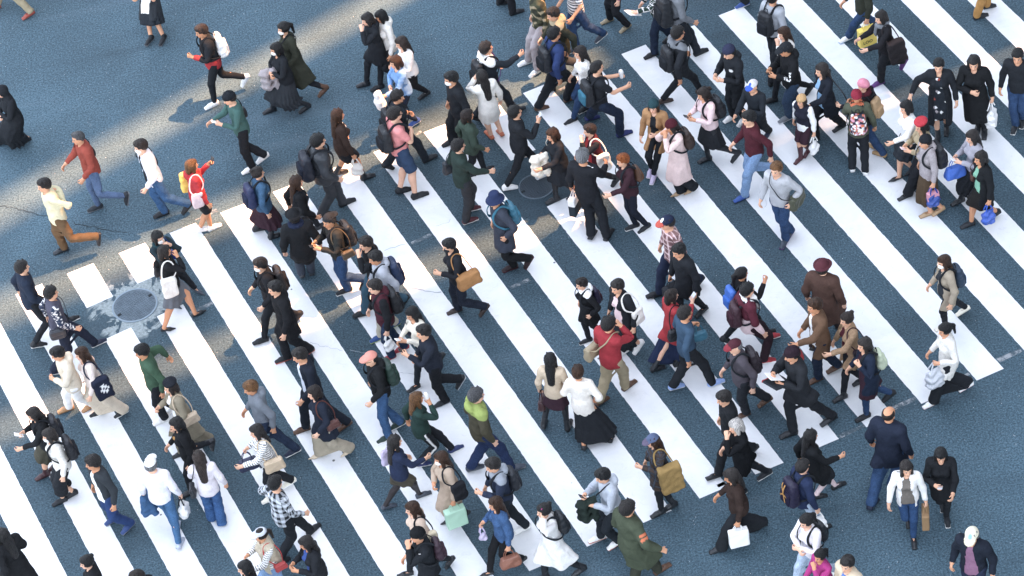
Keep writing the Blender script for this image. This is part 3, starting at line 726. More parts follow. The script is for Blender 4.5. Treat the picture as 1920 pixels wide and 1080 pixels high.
def solve(p):
    """joint transforms {bone: (R, t)} taking scaled rest points to world points relative to the person's base"""
    hs = p['h'] / 1.70; ws = hs * p.get('w', 1.0); Sc = np.array([ws, ws, hs]); T = {}
    fw = np.array([p['fx'], p['fy'], 0.0]); rt = np.array([fw[1], -fw[0], 0.0]); up = np.array([0, 0, 1.0])
    Y = np.stack([rt, fw, up], 1)
    hipw = HIP * Sc; l1 = np.linalg.norm((KNE - HIP) * Sc); l2 = np.linalg.norm((ANK - KNE) * Sc)
    feet = p['feet']                                           # {'L': (xyz ankle, pitch), 'R': ...} relative to base
    pz = p['pz']; lean = p['lean']
    Rp = Y @ rot((0, 1, 0), p.get('sway', 0)) ; base = np.array([p['ox'], p['oy'], pz])
    def setb(b, R, rest, pos): T[b] = (R, pos - R @ (rest * Sc))
    setb('pelvis', Rp, np.array([0, 0, .90]), base)
    Rs = Rp @ rot((1, 0, 0), -lean * .45) @ rot((0, 0, 1), p['tw'] * .5); j = T['pelvis'][0] @ (np.array([0, 0, 1.0]) * Sc) + T['pelvis'][1]; setb('spine', Rs, np.array([0, 0, 1.0]), j)
    Rc = Rs @ rot((1, 0, 0), -lean * .55) @ rot((0, 0, 1), p['tw'] * .5); j = Rs @ (np.array([0, 0, 1.2]) * Sc) + T['spine'][1]; setb('chest', Rc, np.array([0, 0, 1.2]), j)
    Rh = Y @ rot((0, 0, 1), p['hy']) @ rot((1, 0, 0), -p['hp']) @ rot((0, 1, 0), p.get('ht', 0))
    Rn = Y @ rot((0, 0, 1), p['hy'] * .4) @ rot((1, 0, 0), -(lean * .6 + p['hp'] * .45))
    nk = np.array([0, -.012, 1.42]); setb('neck', Rn, nk, Rc @ (nk * Sc) + T['chest'][1])
    hk = np.array([0, 0, 1.53]); setb('head', Rh, hk, Rn @ (hk * Sc) + T['neck'][1])
    for sd, s in (('L', -1), ('R', 1)):
        mS = lambda v: mir(v, s) * Sc
        sh = Rc @ mS(SHO) + T['chest'][1]; a1 = np.linalg.norm((ELB - SHO) * Sc); a2 = np.linalg.norm((WRI - ELB) * Sc)
        spec = p['arm' + sd]
        if isinstance(spec, (int, float)):                      # swinging arm: angle forward
            a = spec; off = np.array([.115, .50 * math.sin(a) + .03, -.505 * math.cos(a)]); pole = np.array([.35, -1, 0]); curl = .55
            if a > .25: off = np.array([.07, .50 * math.sin(a) + .03, -.475 * math.cos(a)])
        else: off, pole, curl = np.array(spec[0]), np.array(spec[1]), spec[2]
        tw = Y @ rot((0, 0, 1), p['tw'])
        wv = lambda o: tw @ (np.array([o[0] * s, o[1], o[2]]))
        el, wr = ik(sh, sh + wv(off) * hs, a1, a2, wv(pole))
        pl = wv(pole)
        R0 = frame(mir(ELB - SHO, s), np.array([.25 * s, -1, 0])); R1 = frame(el - sh, pl); setb('ua' + sd, R1 @ R0.T, mir(SHO, s), sh)
        R0 = frame(mir(WRI - ELB, s), np.array([.25 * s, -1, 0])); R1 = frame(wr - el, pl); Rf = R1 @ R0.T; setb('fa' + sd, Rf, mir(ELB, s), el)
        setb('ha' + sd, Rf, mir(WRI, s), wr)
        axf = mir(hf, s); bend = curl * (-1 if s > 0 else 1)
        # sign so that the fingers close towards the palm
        tst = rot(axf, .3) @ mir(hd, s); bend = abs(bend) if tst @ mir(hn, s) > 0 else -abs(bend)
        Rg = Rf @ rot(axf, bend * .8); kn = T['ha' + sd][0] @ mS(KNU) + T['ha' + sd][1]; setb('fg' + sd, Rg, mir(KNU, s), kn)
        k1 = KNU + (hd * .95 + hn * .22) * .037; Rd = Rg @ rot(axf, bend * .9); setb('fd' + sd, Rd, mir(k1, s), Rg @ mS(k1) + T['fg' + sd][1])
        hip = T['pelvis'][0] @ mS(HIP) + T['pelvis'][1]; an, pitch, yaw = feet[sd]
        Rft = Y @ rot((0, 0, 1), yaw); kp = Rft @ np.array([.0, 1, 0.02])
        kn_, ank = ik(hip, an, l1, l2, kp)
        R0 = frame(mir(KNE - HIP, s), np.array([0, 1.0, 0])); setb('th' + sd, frame(kn_ - hip, kp) @ R0.T, mir(HIP, s), hip)
        R0 = frame(mir(ANK - KNE, s), np.array([0, 1.0, 0])); setb('sh' + sd, frame(ank - kn_, kp) @ R0.T, mir(KNE, s), kn_)
        setb('ft' + sd, Rft @ rot((1, 0, 0), pitch), mir(ANK, s), ank)
    T['SK'] = T['pelvis']
    return T, Sc
def deform(V, W, T, Sc):
    out = np.zeros_like(V); P = V * Sc
    for i, b in enumerate(BN):
        w = W[:, i]; m = w > 1e-4
        if m.any(): R, t = T[b]; out[m] += w[m, None] * (P[m] @ R.T + t)
    return out / np.maximum(W.sum(1), 1e-6)[:, None]

def put_mesh(name, V, Q, col, mat, parent=None, loc=None):
    me = bpy.data.meshes.new(name); nv, nf = len(V), len(Q)
    me.vertices.add(nv); me.vertices.foreach_set('co', np.ascontiguousarray(V, np.float32).ravel())
    me.loops.add(nf * 4); me.loops.foreach_set('vertex_index', np.ascontiguousarray(Q, np.int32).ravel())
    me.polygons.add(nf); me.polygons.foreach_set('loop_start', np.arange(0, nf * 4, 4, dtype=np.int32)); me.polygons.foreach_set('loop_total', np.full(nf, 4, np.int32))
    me.polygons.foreach_set('use_smooth', np.ones(nf, bool))
    me.update(calc_edges=True)
    at = me.attributes.new('col', 'FLOAT_COLOR', 'POINT'); c4 = np.ones((nv, 4), np.float32); c4[:, :3] = col; at.data.foreach_set('color', c4.ravel())
    me.materials.append(mat); o = bpy.data.objects.new(name, me); C.objects.link(o)
    if parent is not None: o.parent = parent
    if loc is not None: o.location = loc
    return o
# ------------------------------------------------------------------ building one person, and the things people wear on their backs or carry
COL = {'black': '#1c2026', 'ink': '#20272f', 'char': '#2c3137', 'dgrey': '#3a3d42', 'grey': '#6d7278', 'lgrey': '#a2a7ae', 'pale': '#c3c6cc', 'white': '#eceae6', 'cream': '#e8dfc9', 'ivory': '#e3ddd2', 'navy': '#1b2640', 'dnavy': '#161d2c', 'blue': '#1f4f9e',
       'sky': '#7fb0d8', 'royal': '#1b55c0', 'teal': '#1d6d86', 'dteal': '#1d4148', 'denim': '#2f4e73', 'jean': '#23436b', 'djean': '#1a2940', 'ljean': '#6f93bd', 'pjean': '#9fb2c8', 'red': '#b3161d', 'crim': '#8e1230', 'maroon': '#4f1522', 'plum': '#3a1f2c', 'rust': '#a23a22',
       'orange': '#c8602a', 'salmon': '#e0807c', 'pink': '#d88a9e', 'lpink': '#e6c5c4', 'magenta': '#b01078', 'purple': '#5f2a78', 'lilac': '#bfb0cf', 'yellow': '#e8c21a', 'must': '#b07a22', 'tan': '#b08a58', 'camel': '#a9783f', 'beige': '#cbb592', 'khaki': '#a08f6a', 'brown': '#5e3d26', 'dbrown': '#38271f',
       'olive': '#45472f', 'dolive': '#303326', 'green': '#2d5a3c', 'dgreen': '#1f3a30', 'army': '#4a5a32', 'lime': '#8fa62c', 'mint': '#a9d8b8', 'kraft': '#9a7444', 'slate': '#3b4452', 'taupe': '#8d7b69', 'mauve': '#a4999a', 'purpg': '#4b4758'}
HAIRC = {'black': '#17181a', 'soft': '#221b19', 'brown': '#3a261a', 'lbrown': '#6a4a2e', 'auburn': '#8a4a22', 'grey': '#6f7072', 'silver': '#b9b3ad', 'salt': '#4a4a4c'}
SKINS = ['#d7a688', '#cf9a7a', '#deb095', '#c68f6d', '#d9aa8d']
def cc(s):
    c = lin(s if s.startswith('#') else COL[s]); g_ = c @ np.array([.25, .6, .15])
    return c * .74 + g_ * .26 + .005                          # washed, slightly faded dye
def stripe(v, per, duty=.5): return (np.mod(v / per, 1) < duty)
def paint_spec(spec, V, W):
    q = spec.split(','); n = len(V); arm = W[:, [BI[b] for b in ('uaL', 'faL', 'uaR', 'faR')]].sum(1) > .5
    along = np.where(arm, (V * [1, 1, 1] - SHO * [0, 1, 1]) @ np.array([0, 0, -1]) * 1.0 + np.abs(V[:, 0]) * .33, 1.4 - V[:, 2])
    out = np.tile(cc(q[1] if len(q) > 1 else q[0]), (n, 1))
    if len(q) == 1: return out
    k = q[0]; b = cc(q[2])
    ang = np.arctan2(V[:, 1], np.where(arm, (np.abs(V[:, 0]) - .26) * 1.5, V[:, 0])) * .13
    if k == 'str': out[stripe(along, .062, .4)] = b
    elif k == 'thin': out[stripe(along, .040, .32)] = b
    elif k == 'plaid':
        m = stripe(along, .105, .5).astype(float) + stripe(ang, .105, .5); out = out + (b - out) * (m / 2)[:, None]
        if len(q) > 3: out[stripe(along + .03, .105, .14) | stripe(ang + .03, .105, .14)] = cc(q[3])
    elif k == 'slv': out[arm] = b
    elif k == 'sslv': out[arm & stripe(along, .085, .5)] = b
    elif k == 'low': out[(V[:, 2] < float(q[3]))] = b
    elif k == 'yoke': out[(V[:, 2] > float(q[3]))] = b
    elif k == 'camo':
        s = np.sin(V[:, 0] * 27 + 3 * np.sin(V[:, 2] * 19)) + np.sin(V[:, 2] * 31 + V[:, 1] * 17 + 2 * np.sin(V[:, 0] * 23)); out[s > .55] = b; out[s < -.8] = cc(q[3])
    elif k == 'floral':
        r = np.random.RandomState(5); c = V[r.choice(n, min(n, 110), False)]; d = np.linalg.norm(V[:, None] - c[None], axis=2); j = d.argmin(1); m = d.min(1) < .026
        pal = np.array([b, cc(q[3]), cc('white')]); out[m] = pal[j[m] % 3]
    elif k == 'side': out[(np.abs(np.abs(V[:, 1]) - .0) < .022) & (np.abs(V[:, 0]) > .09)] = b
    elif k == 'front': out[(V[:, 1] > .03) & (np.abs(V[:, 0]) < .05)] = b
    elif k == 'mot':
        s = np.sin(V[:, 0] * 61 + 3 * np.sin(V[:, 2] * 47)) * np.sin(V[:, 2] * 53 + 2 * np.sin(V[:, 1] * 41)); out[arm & (s > .12)] = b; out[arm & (s < -.45)] = cc('white')
    elif k == 'patch':
        for c in ((.27, 1.27), (.285, 1.215)): out[(np.hypot(V[:, 0] - c[0], V[:, 2] - c[1]) < .020) & (V[:, 1] > -.08)] = b
    elif k == 'mark':
        r_ = np.hypot(V[:, 1] + .02, (V[:, 2] - 1.22) * .8); out[(r_ < .085) & (np.sin(V[:, 1] * 70 + 2) * np.sin(V[:, 2] * 55 + V[:, 1] * 30) > -.1)] = b
    elif k == 'text': out[arm & (V[:, 0] < 0) & (np.abs(along - .33) < .14) & (np.abs(V[:, 1] - .028) < .013) & stripe(along, .05, .7)] = b
    elif k == 'badge': out[(np.hypot(V[:, 0] - float(q[3]), V[:, 2] - 1.27) < .035) & (V[:, 1] > .05)] = b
    return out

NPEOPLE = []
prs = random.Random(11)
L_, R_, UP_, DN_ = 202, 22, 90, 270
ALTERN = [0]
def ground_dir(x, y, ang):
    a = math.radians(ang); d = px(x + 30 * math.cos(a), y - 30 * math.sin(a)) - px(x, y); return d[:2] / np.linalg.norm(d[:2])
def P(who, ex, hx, hy, fc, sx, tops, bot, shoe, hair, F=None, arms='d d', hp=10, yaw=0, h=None, lean=4, hat=None, sm=(), legs=None, g=None, w=1.0, bags=(), still=False, s=.66, tw=0, skin=None, ht=0):
    hgt = h or (1.71 if sx == 'm' else 1.60); hs = hgt / 1.70
    i = len(NPEOPLE); NPEOPLE.append(who)
    zh = 1.59 * hs - .03
    if g is None: base = px(hx, hy, zh)[:2]; gx, gy = hx, hy + 125
    else: base = px(*g)[:2]; gx, gy = g
    f2 = ground_dir(gx, gy, fc)
    pr = dict(h=hgt, w=1 + (w * (.965 if sx == 'm' else .95) - 1) * .8, fx=f2[0], fy=f2[1], lean=math.radians(lean), hy=math.radians(yaw), hp=math.radians(hp * .6 - 2), ht=math.radians(ht), tw=0.0, ox=0.0, oy=0.0)
    fw = np.array([f2[0], f2[1], 0.0]); rt = np.array([fw[1], -fw[0], 0.0])
    Lleg = .815 * hs; ALTERN[0] ^= 1
    # --- which foot is where
    def ankle(pt, lift, pitch): # shoe centre on the road -> ankle joint
        a = pt - fw * .065 * hs * math.cos(pitch); return np.array([a[0], a[1], .085 * hs + lift])
    front_side = 'L' if ALTERN[0] else 'R'
    if F:
        ff = [np.append(px(q[0], q[1], .03 + (q[2] if len(q) > 2 else 0))[:2], 0) for q in F]
        if len(ff) == 2:
            la, lb = ff[0] @ rt, ff[1] @ rt
            front_side = ('R' if la > lb else 'L') if abs(la - lb) > .03 else front_side
    def legs_for(base):
        b3 = np.array([base[0], base[1], 0.0]); back = 'R' if front_side == 'L' else 'L'; sg = {'L': -1, 'R': 1}; out = {}
        dft = {}
        if still: dft[front_side] = (fw * .05 + rt * sg[front_side] * .10 * hs, 0, 0); dft[back] = (-fw * .04 + rt * sg[back] * .10 * hs, 0, 0)
        else:
            dft[front_side] = (fw * s * .47 * hs + rt * sg[front_side] * .065, .0, .18); dft[back] = (-fw * s * .50 * hs + rt * sg[back] * .065, .085, -.75)
        for n, sd in enumerate((front_side, back)):
            if F and n < len(F):
                q = F[n]; lift = q[2] if len(q) > 2 else 0.0
                pitch = -min(1.25, lift * 4.2) if lift else (0.0 if still or n == 0 else -.25)
                a = ankle(ff[n] - b3, lift, pitch)
                if lift == 0 and n == 1 and not still: a[2] += .03
                out[sd] = (a, pitch, -.06 * sg[sd] if True else 0)
            else:
                v, lift, pitch = dft[sd]; a = ankle(v + fw * .04, lift, pitch); out[sd] = (a, pitch, -.06 * sg[sd])
        # hip height that lets the grounded feet reach
        pz = .895 * hs
        for sd in ('L', 'R'):
            a = out[sd][0]; hxy = rt[:2] * sg[sd] * .088 * hs; dh = np.linalg.norm(a[:2] - hxy)
            if dh > Lleg * .66: k = Lleg * .66 / dh; a[:2] = hxy + (a[:2] - hxy) * k; dh = Lleg * .66; pr['warn'] = 1
            pz = min(pz, a[2] + math.sqrt(Lleg ** 2 - dh ** 2) * .992)
        return out, max(pz, .74 * hs)
    for it in range(3):
        pr['feet'], pr['pz'] = legs_for(base)
        fr = {sd: (pr['feet'][sd][0][:2] @ fw[:2]) for sd in 'LR'}; df = max(-.5, min(.5, (fr['L'] - fr['R'])))
        for sd, a in zip('LR', arms.split()):
            if a == 'd': sw = (-df if sd == 'L' else df) * .75; pr['arm' + sd] = sw + prs.uniform(-.05, .05) if it == 0 else pr['arm' + sd]
            elif a == 'n': pr['arm' + sd] = .03
            elif a[0] == '+': pr['arm' + sd] = float(a)
            elif a[0] == '-': pr['arm' + sd] = float(a)
            else: pr['arm' + sd] = ARMS[a]
        pr['tw'] = math.radians(tw) - df * .18
        T, Sc = solve(pr)
        if g is None:
            hc = T['head'][0] @ (np.array([0, .01, 1.60]) * Sc) + T['head'][1]
            base = px(hx, hy, hc[2])[:2] - hc[:2]
    pr['feet'], pr['pz'] = legs_for(base); T, Sc = solve(pr)
    B = np.array([base[0], base[1], 0.0])
    # --- body
    V, Q, W, nr, mk = body_template(sx)
    V2 = V - nr * (.012 * mk['sel'])[:, None]
    slim_all = bot.split(':')[0] not in ('none',) and bot.split(':')[0] in LEGS and not bot.startswith(('shorts', 'crop'))
    if slim_all: V2 = V2 - nr * (.017 * mk["leg"])[:, None]
    tl = [t.split(':') for t in tops.split('|')]
    if not tl[0][0].startswith('tee'): V2 = V2 - nr * (.006 * mk['fa'] * (V[:, 2] > WRI[2] + .03))[:, None]
    V2 = V2 - nr * (.010 * mk['ft'] * (V[:, 2] < .09))[:, None]
    tone = lin(skin or SKINS[i % 5]); col = np.tile(tone, (len(V), 1))
    zz = V[:, 2]; cheek = mk['head'] & (np.hypot((np.abs(V[:, 0]) - .04) / .025, (zz - 1.565) / .025) < 1) & (V[:, 1] > .05); col[cheek] = col[cheek] * [1.04, .90, .88]
    col[mk['lip']] = tone * [.80, .48, .48]; col[mk['eye']] = [.62, .60, .58]; col[mk['iris']] = [.02, .014, .01]
    hk, hcn = (hair + ':black').split(':')[:2]
    col[mk['brow']] = lin(HAIRC[hcn]) * .9 + tone * .12
    if legs: col[(mk['leg'] + mk['ft'] > .5)] = cc(legs)
    who_l = 'person in ' + who + (', ' + ex if ex else '')
    body = put_mesh('person', deform(V2, W, T, Sc), Q, col, M['skin'], None, B)
    tag(body, who_l, 'person', 'pedestrians on the crossing')
    def piece(name, t, colr, mat):
        return put_mesh(name, deform(t[0], t[2], T, Sc), t[1], colr, M[mat], body)
    # --- clothes
    omax = 0.0
    for n, t in enumerate(tl):
        kind = t[0]; opn = 'O' in kind; hood = 'H' in kind; kind = kind.replace('O', '').replace('H', '')
        sp, mat = (t[1].split('~') + ['cloth'])[:2]; fine = ',' in sp
        tt = top_template(kind, sx, opn, hood, fine)
        if kind == 'puffer': mat = 'puff'
        if n == 0: omax = TOPS[kind][0]
        piece({'tee': 't_shirt', 'crop': 'jacket', 'long': 'long_coat', 'xlong': 'long_coat', 'puffer': 'puffer_jacket'}.get(kind, kind) if not hood else 'hooded_' + ('coat' if kind in ('coat', 'long') else 'jacket'), tt, paint_spec(sp, tt[0], tt[2]), mat)
    if bot.split(':')[0] != 'none':
        k, sp = bot.split(':'); sp, mat = (sp.split('~') + ['denim' if 'jean' in sp or sp == 'denim' else 'cloth'])[:2]
        tt = bottom_template(k, sx); piece({'shorts': 'shorts'}.get(k, 'trousers' if k in LEGS else 'skirt'), tt, paint_spec(sp, tt[0], tt[2]), mat)
    sk, sc = (shoe + ':black').split(':')[:2]; scs = sc.split(',')
    for s_ in (-1, 1):
        tt = shoe_template(sk, s_); cl = np.tile(cc(scs[0]), (len(tt[0]), 1)); cl[tt[0][:, 2] < .026] = cc(scs[1]) if len(scs) > 1 else cc(scs[0]) * .6
        piece('shoe' if sk not in ('boot', 'tall') else 'boot', tt, cl, 'leather' if sk in ('boot', 'tall', 'heel', 'flat') else 'rubber')
    hatk = hat.split(':')[0] if hat else None
    if hk != 'none' and hatk != 'hijab':
        tt = hair_template(hk); Vh = tt[0]
        if hatk: Vh = Vh.copy(); f_ = np.clip((Vh[:, 2] - 1.59) / .04, 0, 1)[:, None]; Vh = HC + (Vh - HC) * (1 - .17 * f_)
        hv = lin(HAIRC[hcn]) + (prs.choice([.001, .004, .009] + ([.014] if hk in ('bob', 'long', 'vlong', 'wavy', 'bun') else [])) * np.array([1.3, .9, .7]) if hcn in ('black', 'soft') else 0); cl = np.tile(hv, (len(Vh), 1)) * (1 + .45 * np.sin(np.arctan2(Vh[:, 1], Vh[:, 0]) * 26 + 3 * np.sin(Vh[:, 2] * 22)))[:, None]
        piece('hair', (Vh, tt[1], tt[2]), cl, 'hair')
    if hat:
        q = hat.split(':'); tt = hat_template(hatk); cs = q[1].split(','); cl = np.tile(cc(cs[0]), (len(tt[0]), 1)); Vt = tt[0]
        if len(cs) > 1:
            s2 = -1 if hatk == 'capback' else 1
            m = (Vt[:, 1] * s2 > .085) & (Vt[:, 2] < 1.672) if hatk in ('cap', 'capback', 'visor') else (Vt[:, 2] < 1.668); cl[m] = cc(cs[1])
        if len(cs) > 2: cl[(np.hypot(Vt[:, 0], Vt[:, 2] - 1.69) < .026) & (Vt[:, 1] > .02)] = cc(cs[2])
        piece({'bowler': 'brimmed_hat', 'fedora': 'brimmed_hat', 'capback': 'cap', 'bucket': 'bucket_hat', 'hijab': 'head_scarf', 'visor': 'sun_visor'}.get(hatk, hatk), tt, cl, 'knit' if hatk in ('beanie', 'beret') else 'cloth')
    for q in sm:
        k, c = (q + ':white').split(':')[:2]; tt = small_template(k); piece({'mask': 'face_mask'}.get(k, k), tt, paint_spec(c, tt[0], tt[2]), {'mask': 'paper', 'scarf': 'knit', 'glasses': 'hard'}[k])
    # --- bags and things held
    short = who
    for q in bags: bag(q, T, Sc, B, pr, omax, short, hs)
    return body

GRP = {'backpack': 'backpacks worn by the walkers', 'shoulder_bag': 'shoulder bags and handbags', 'handbag': 'shoulder bags and handbags', 'tote_bag': 'tote bags', 'phone': 'phones in walkers hands', 'paper_bag': 'shopping bags carried by hand', 'plastic_bag': 'shopping bags carried by hand'}
_B = {}
PATS = ('low', 'mark', 'str', 'thin', 'plaid', 'floral', 'mot', 'badge', 'camo')
def grid_for(lo, hi, h): return tuple(axis([(lo[i] - h * 1.6, hi[i] + h * 1.6, h)]) for i in range(3))
def sdf_mesh(key, fn, lo, hi, h, sm_=1):
    if key in _B: return _B[key]
    S = Shape(0); S.add('chest', fn); V, Q, W = S.mesh(*grid_for(lo, hi, h), sm_); _B[key] = (V, Q); return _B[key]
def spline(pts, n=7):
    p = [np.asarray(q, float) for q in pts]; p = [2 * p[0] - p[1]] + p + [2 * p[-1] - p[-2]]; o = []
    for i in range(1, len(p) - 2):
        for t in np.arange(n) / n:
            a, b, c, d = p[i - 1:i + 3]; o.append(.5 * ((2 * b) + (c - a) * t + (2 * a - 5 * b + 4 * c - d) * t * t + (3 * b - a - 3 * c + d) * t ** 3))
    return np.array(o + [p[-2]])
def band(pts, r, flat=1.0, k=6):
    c = spline(pts); tn = np.gradient(c, axis=0); tn /= np.linalg.norm(tn, axis=1)[:, None]; ref = np.array([0, 0, 1.0]); V = []
    for i in range(len(c)):
        out = c[i] - np.array([0, 0, c[i][2]]); s = np.cross(tn[i], out if np.linalg.norm(out) > .02 else ref)
        if np.linalg.norm(s) < 1e-3: s = np.cross(tn[i], np.array([1, .3, .2]))
        s /= np.linalg.norm(s); u = np.cross(s, tn[i])
        for j in range(k): a = 2 * math.pi * j / k; V.append(c[i] + r * (math.cos(a) * s + math.sin(a) * u * flat))
    Q = [(i * k + j, i * k + (j + 1) % k, (i + 1) * k + (j + 1) % k, (i + 1) * k + j) for i in range(len(c) - 1) for j in range(k)]
    return np.array(V), np.array(Q)
def wr(p, amp=.006, f=24): return amp * (np.sin(f * p[:, 0] + 1.7 * f * p[:, 2] + 2 * np.sin(f * p[:, 1])) + .6 * np.sin(2.3 * f * p[:, 2] - 1.4 * f * p[:, 0] + f * p[:, 1]))
def bag(spec, T, Sc, B, pr, o, who, hs):
    """spec: kind/colour/side/size/extra words"""
    q = (spec + '////').split('/'); k, colr, side, size = q[0], q[1] or 'black', q[2] or 'R', float(q[3] or 1); words = q[4]
    cs = colr.split(','); c0 = cs[1] if cs[0] in PATS else cs[0]; s = 1 if side == 'R' else -1
    cname = words or {'dgrey': 'dark grey', 'char': 'charcoal', 'ink': 'black', 'dnavy': 'dark navy', 'royal': 'bright blue', 'lgrey': 'light grey', 'dgreen': 'dark green', 'dbrown': 'dark brown', 'must': 'mustard', 'ivory': 'off white', 'maroon': 'dark red', 'crim': 'dark red', 'mint': 'mint green', 'lpink': 'pale pink', 'kraft': 'brown paper', 'dteal': 'dark teal', 'pale': 'pale grey', 'army': 'army green'}.get(c0, c0)
    fw = np.array([pr['fx'], pr['fy'], 0.0]); rt = np.array([fw[1], -fw[0], 0.0])
    Rc, tc = T['chest']
    mat = {'bp': 'puff', 'sb': 'leather', 'xb': 'leather', 'tt': 'cloth', 'df': 'cloth', 'hb': 'leather', 'pb': 'paper', 'pl': 'plastic'}.get(k, 'cloth')
    if k in ('bp', 'sb', 'xb', 'tt', 'df'):
        parts = []
        if k == 'bp':
            cy = -(.105 + o + .075 * size); hz = .215 * size
            V, Q = sdf_mesh(('bp', o, size), lambda p: rbox(p, (0, cy, 1.19), (.150 * size, .078 * size, hz), .065) + wr(p, .004) - .02 * np.clip((1.19 - p[:, 2]) / .2, -1, 1), (-.2, cy - .13, .92), (.2, cy + .13, 1.47), .017)
            pk, pq = sdf_mesh(('bpp', o, size), lambda p: rbox(p, (0, cy - .078 * size, 1.10), (.112 * size, .042, .115 * size), .035) + wr(p, .003), (-.14, cy - .15, .97), (.14, cy, 1.24), .015)
            parts.append(('front_pocket', pk, pq, cs[1] if len(cs) > 1 and cs[0] not in PATS else colr))
            for t in (-1, 1):
                f_, b_, z_ = .112 + o, -.112 - o, 1.452 + o * .9
                vb, qb = band([(t * .085, b_ - .02, 1.36), (t * .095, -.07, z_ - .012), (t * .102, .01, z_), (t * .108, f_ - .02, 1.40), (t * .115, f_ + .012, 1.30), (t * .135, f_ - .01, 1.19), (t * (.165 + o), .03, 1.10), (t * (.15 + o), -.09, 1.05), (t * .11, b_ - .02, 1.03)], .021, .4)
                parts.append(('strap', vb, qb, 'black' if c0 not in ('teal', 'royal', 'navy', 'olive') else c0))
            vb, qb = band([(-.03, cy + .03, 1.19 + hz), (-.025, cy + .03, 1.235 + hz), (.025, cy + .03, 1.235 + hz), (.03, cy + .03, 1.19 + hz)], .008); parts.append(('handle', vb, qb, 'black'))
            if len(cs) > 2 and cs[0] not in PATS:                # a loose ribbon tied over the pack
                yb = cy - .125 * size
                for pts in ([(-.07, cy - .085 * size, 1.36), (-.06, yb + .02, 1.30), (.0, yb, 1.20), (.05, yb, 1.05)], [(-.01, cy - .085 * size, 1.35), (-.005, yb + .01, 1.28), (.0, yb - .005, 1.20)], [(-.08, yb, 1.12), (.0, yb - .008, 1.19), (.09, yb + .02, 1.15)]):
                    vb, qb = band(pts, .014, .4); parts.append(('ribbon', vb, qb, cs[2]))
            name, pos = 'backpack', 'on'
        else:
            big = {'sb': (.045, .135, .10), 'xb': (.05, .13, .095), 'tt': (.050, .125, .19), 'df': (.085, .20, .13)}[k]; a = np.array(big) * size
            zc = {'sb': .99, 'xb': .96, 'tt': 1.03 if size < 1.2 else .96, 'df': 1.04}[k]; xc = s * (.178 + o * .9 + a[0] + (.03 if k in ('tt', 'df') else 0)); yc = -.06
            V, Q = sdf_mesh((k, o, size, side), lambda p: rbox(p, (xc, yc, zc), a, min(.04, a.min() * .8)) + wr(p, .006, 18) + .10 * np.clip(p[:, 2] - zc, -.1, .3) * (k != 'tt') , (xc - a[0] - .05, yc - a[1] - .05, zc - a[2] - .05), (xc + a[0] + .05, yc + a[1] + .05, zc + a[2] + .05), .016)
            zt = zc + a[2] * .85; f_, b_, z_ = .115 + o, -.115 - o, 1.455 + o * .9
            if k == 'xb': pts = [(xc, yc + a[1] * .8, zt), (s * .13, f_ + .02, 1.10), (s * .02, f_ + .028, 1.25), (-s * .075, f_ - .005, 1.38), (-s * .10, -.01, z_ + .005), (-s * .06, b_ + .01, 1.36), (s * .04, b_ - .012, 1.22), (s * .14, b_ - .01, 1.08), (xc, yc - a[1] * .8, zt)]
            else: pts = [(xc, yc + a[1] * .6, zt), (s * (.175 + o), f_ * .75, 1.27), (s * .135, f_ * .55, 1.42), (s * .125, -.01, z_ + .002), (s * .135, b_ * .7, 1.41), (s * (.175 + o), b_ - .01, 1.25), (xc, yc - a[1] * .6, zt)]
            vb, qb = band(pts, .015 if k == 'tt' else .011, .5); parts.append(('strap', vb, qb, cs[-1] if len(cs) > 1 and cs[0] not in PATS else c0))
            if k in ('sb', 'xb'):
                vf, qf = sdf_mesh((k + 'f', o, size, side), lambda p: rbox(p, (xc + s * a[0] * .75, yc, zc + a[2] * .35), (.018, a[1] * .92, a[2] * .5), .012), (xc + s * a[0] * .75 - .04, yc - a[1], zc - a[2] * .3), (xc + s * a[0] * .75 + .04, yc + a[1], zc + a[2]), .013); parts.append(('flap', vf, qf, c0))
            name, pos = ('tote_bag', 'worn by') if k == 'tt' else ('duffel_bag', 'worn by') if k == 'df' else ('shoulder_bag', 'worn by')
            if k == 'tt': parts.append(None)
        tr = lambda v: (v * Sc) @ Rc.T + tc
        Vw = tr(V); ctr_ = Vw.mean(0)
        ob = put_mesh(name, Vw - ctr_, Q, paint_spec(','.join(cs) if cs[0] in PATS else cs[0], V - V.mean(0) + [0, 0, 1.2], np.zeros((len(V), len(BN)))), M[mat], None, B + ctr_)
        for pt in parts:
            if pt is None: continue
            sp = pt[3] if pt[3].split(',')[0] in PATS else pt[3].split(',')[0]
            put_mesh(pt[0], tr(pt[1]) - ctr_, pt[2], paint_spec(sp, pt[1] - pt[1].mean(0) + [0, 0, 1.2], np.zeros((len(pt[1]), len(BN)))), M['cloth' if pt[0] != 'flap' else mat], ob)
    else:
        Rh, th = T['ha' + side]; grip = Rh @ (mir(WRI + hd * .085 + hn * .028, s) * Sc) + th; head = T['head'][0] @ (np.array([0, .05, 1.60]) * Sc) + T['head'][1]
        Y = np.stack([rt, fw, np.array([0, 0, 1.0])], 1)
        def loc(v): return v @ Y.T
        parts = []
        if k in ('pb', 'pl', 'hb'):
            a = {'pb': (.055, .145, .165), 'pl': (.075, .12, .16), 'hb': (.06, .15, .10)}[k]; a = np.array(a) * size; hh = {'pb': .11, 'pl': .10, 'hb': .14}[k]; zc = -hh - a[2]
            if k == 'pb': fn = lambda p: rbox(p, (0, 0, zc), a, .008) + wr(p, .002, 15)
            elif k == 'pl': fn = lambda p: rbox(p, (0, 0, zc), a * np.array([.9, .9, 1]), .055) + wr(p, .010, 26) + .45 * np.clip(p[:, 2] - zc - a[2] * .1, 0, 1)
            else: fn = lambda p: rbox(p, (0, 0, zc), a, .035) + wr(p, .004, 18) + .22 * (p[:, 2] - zc)
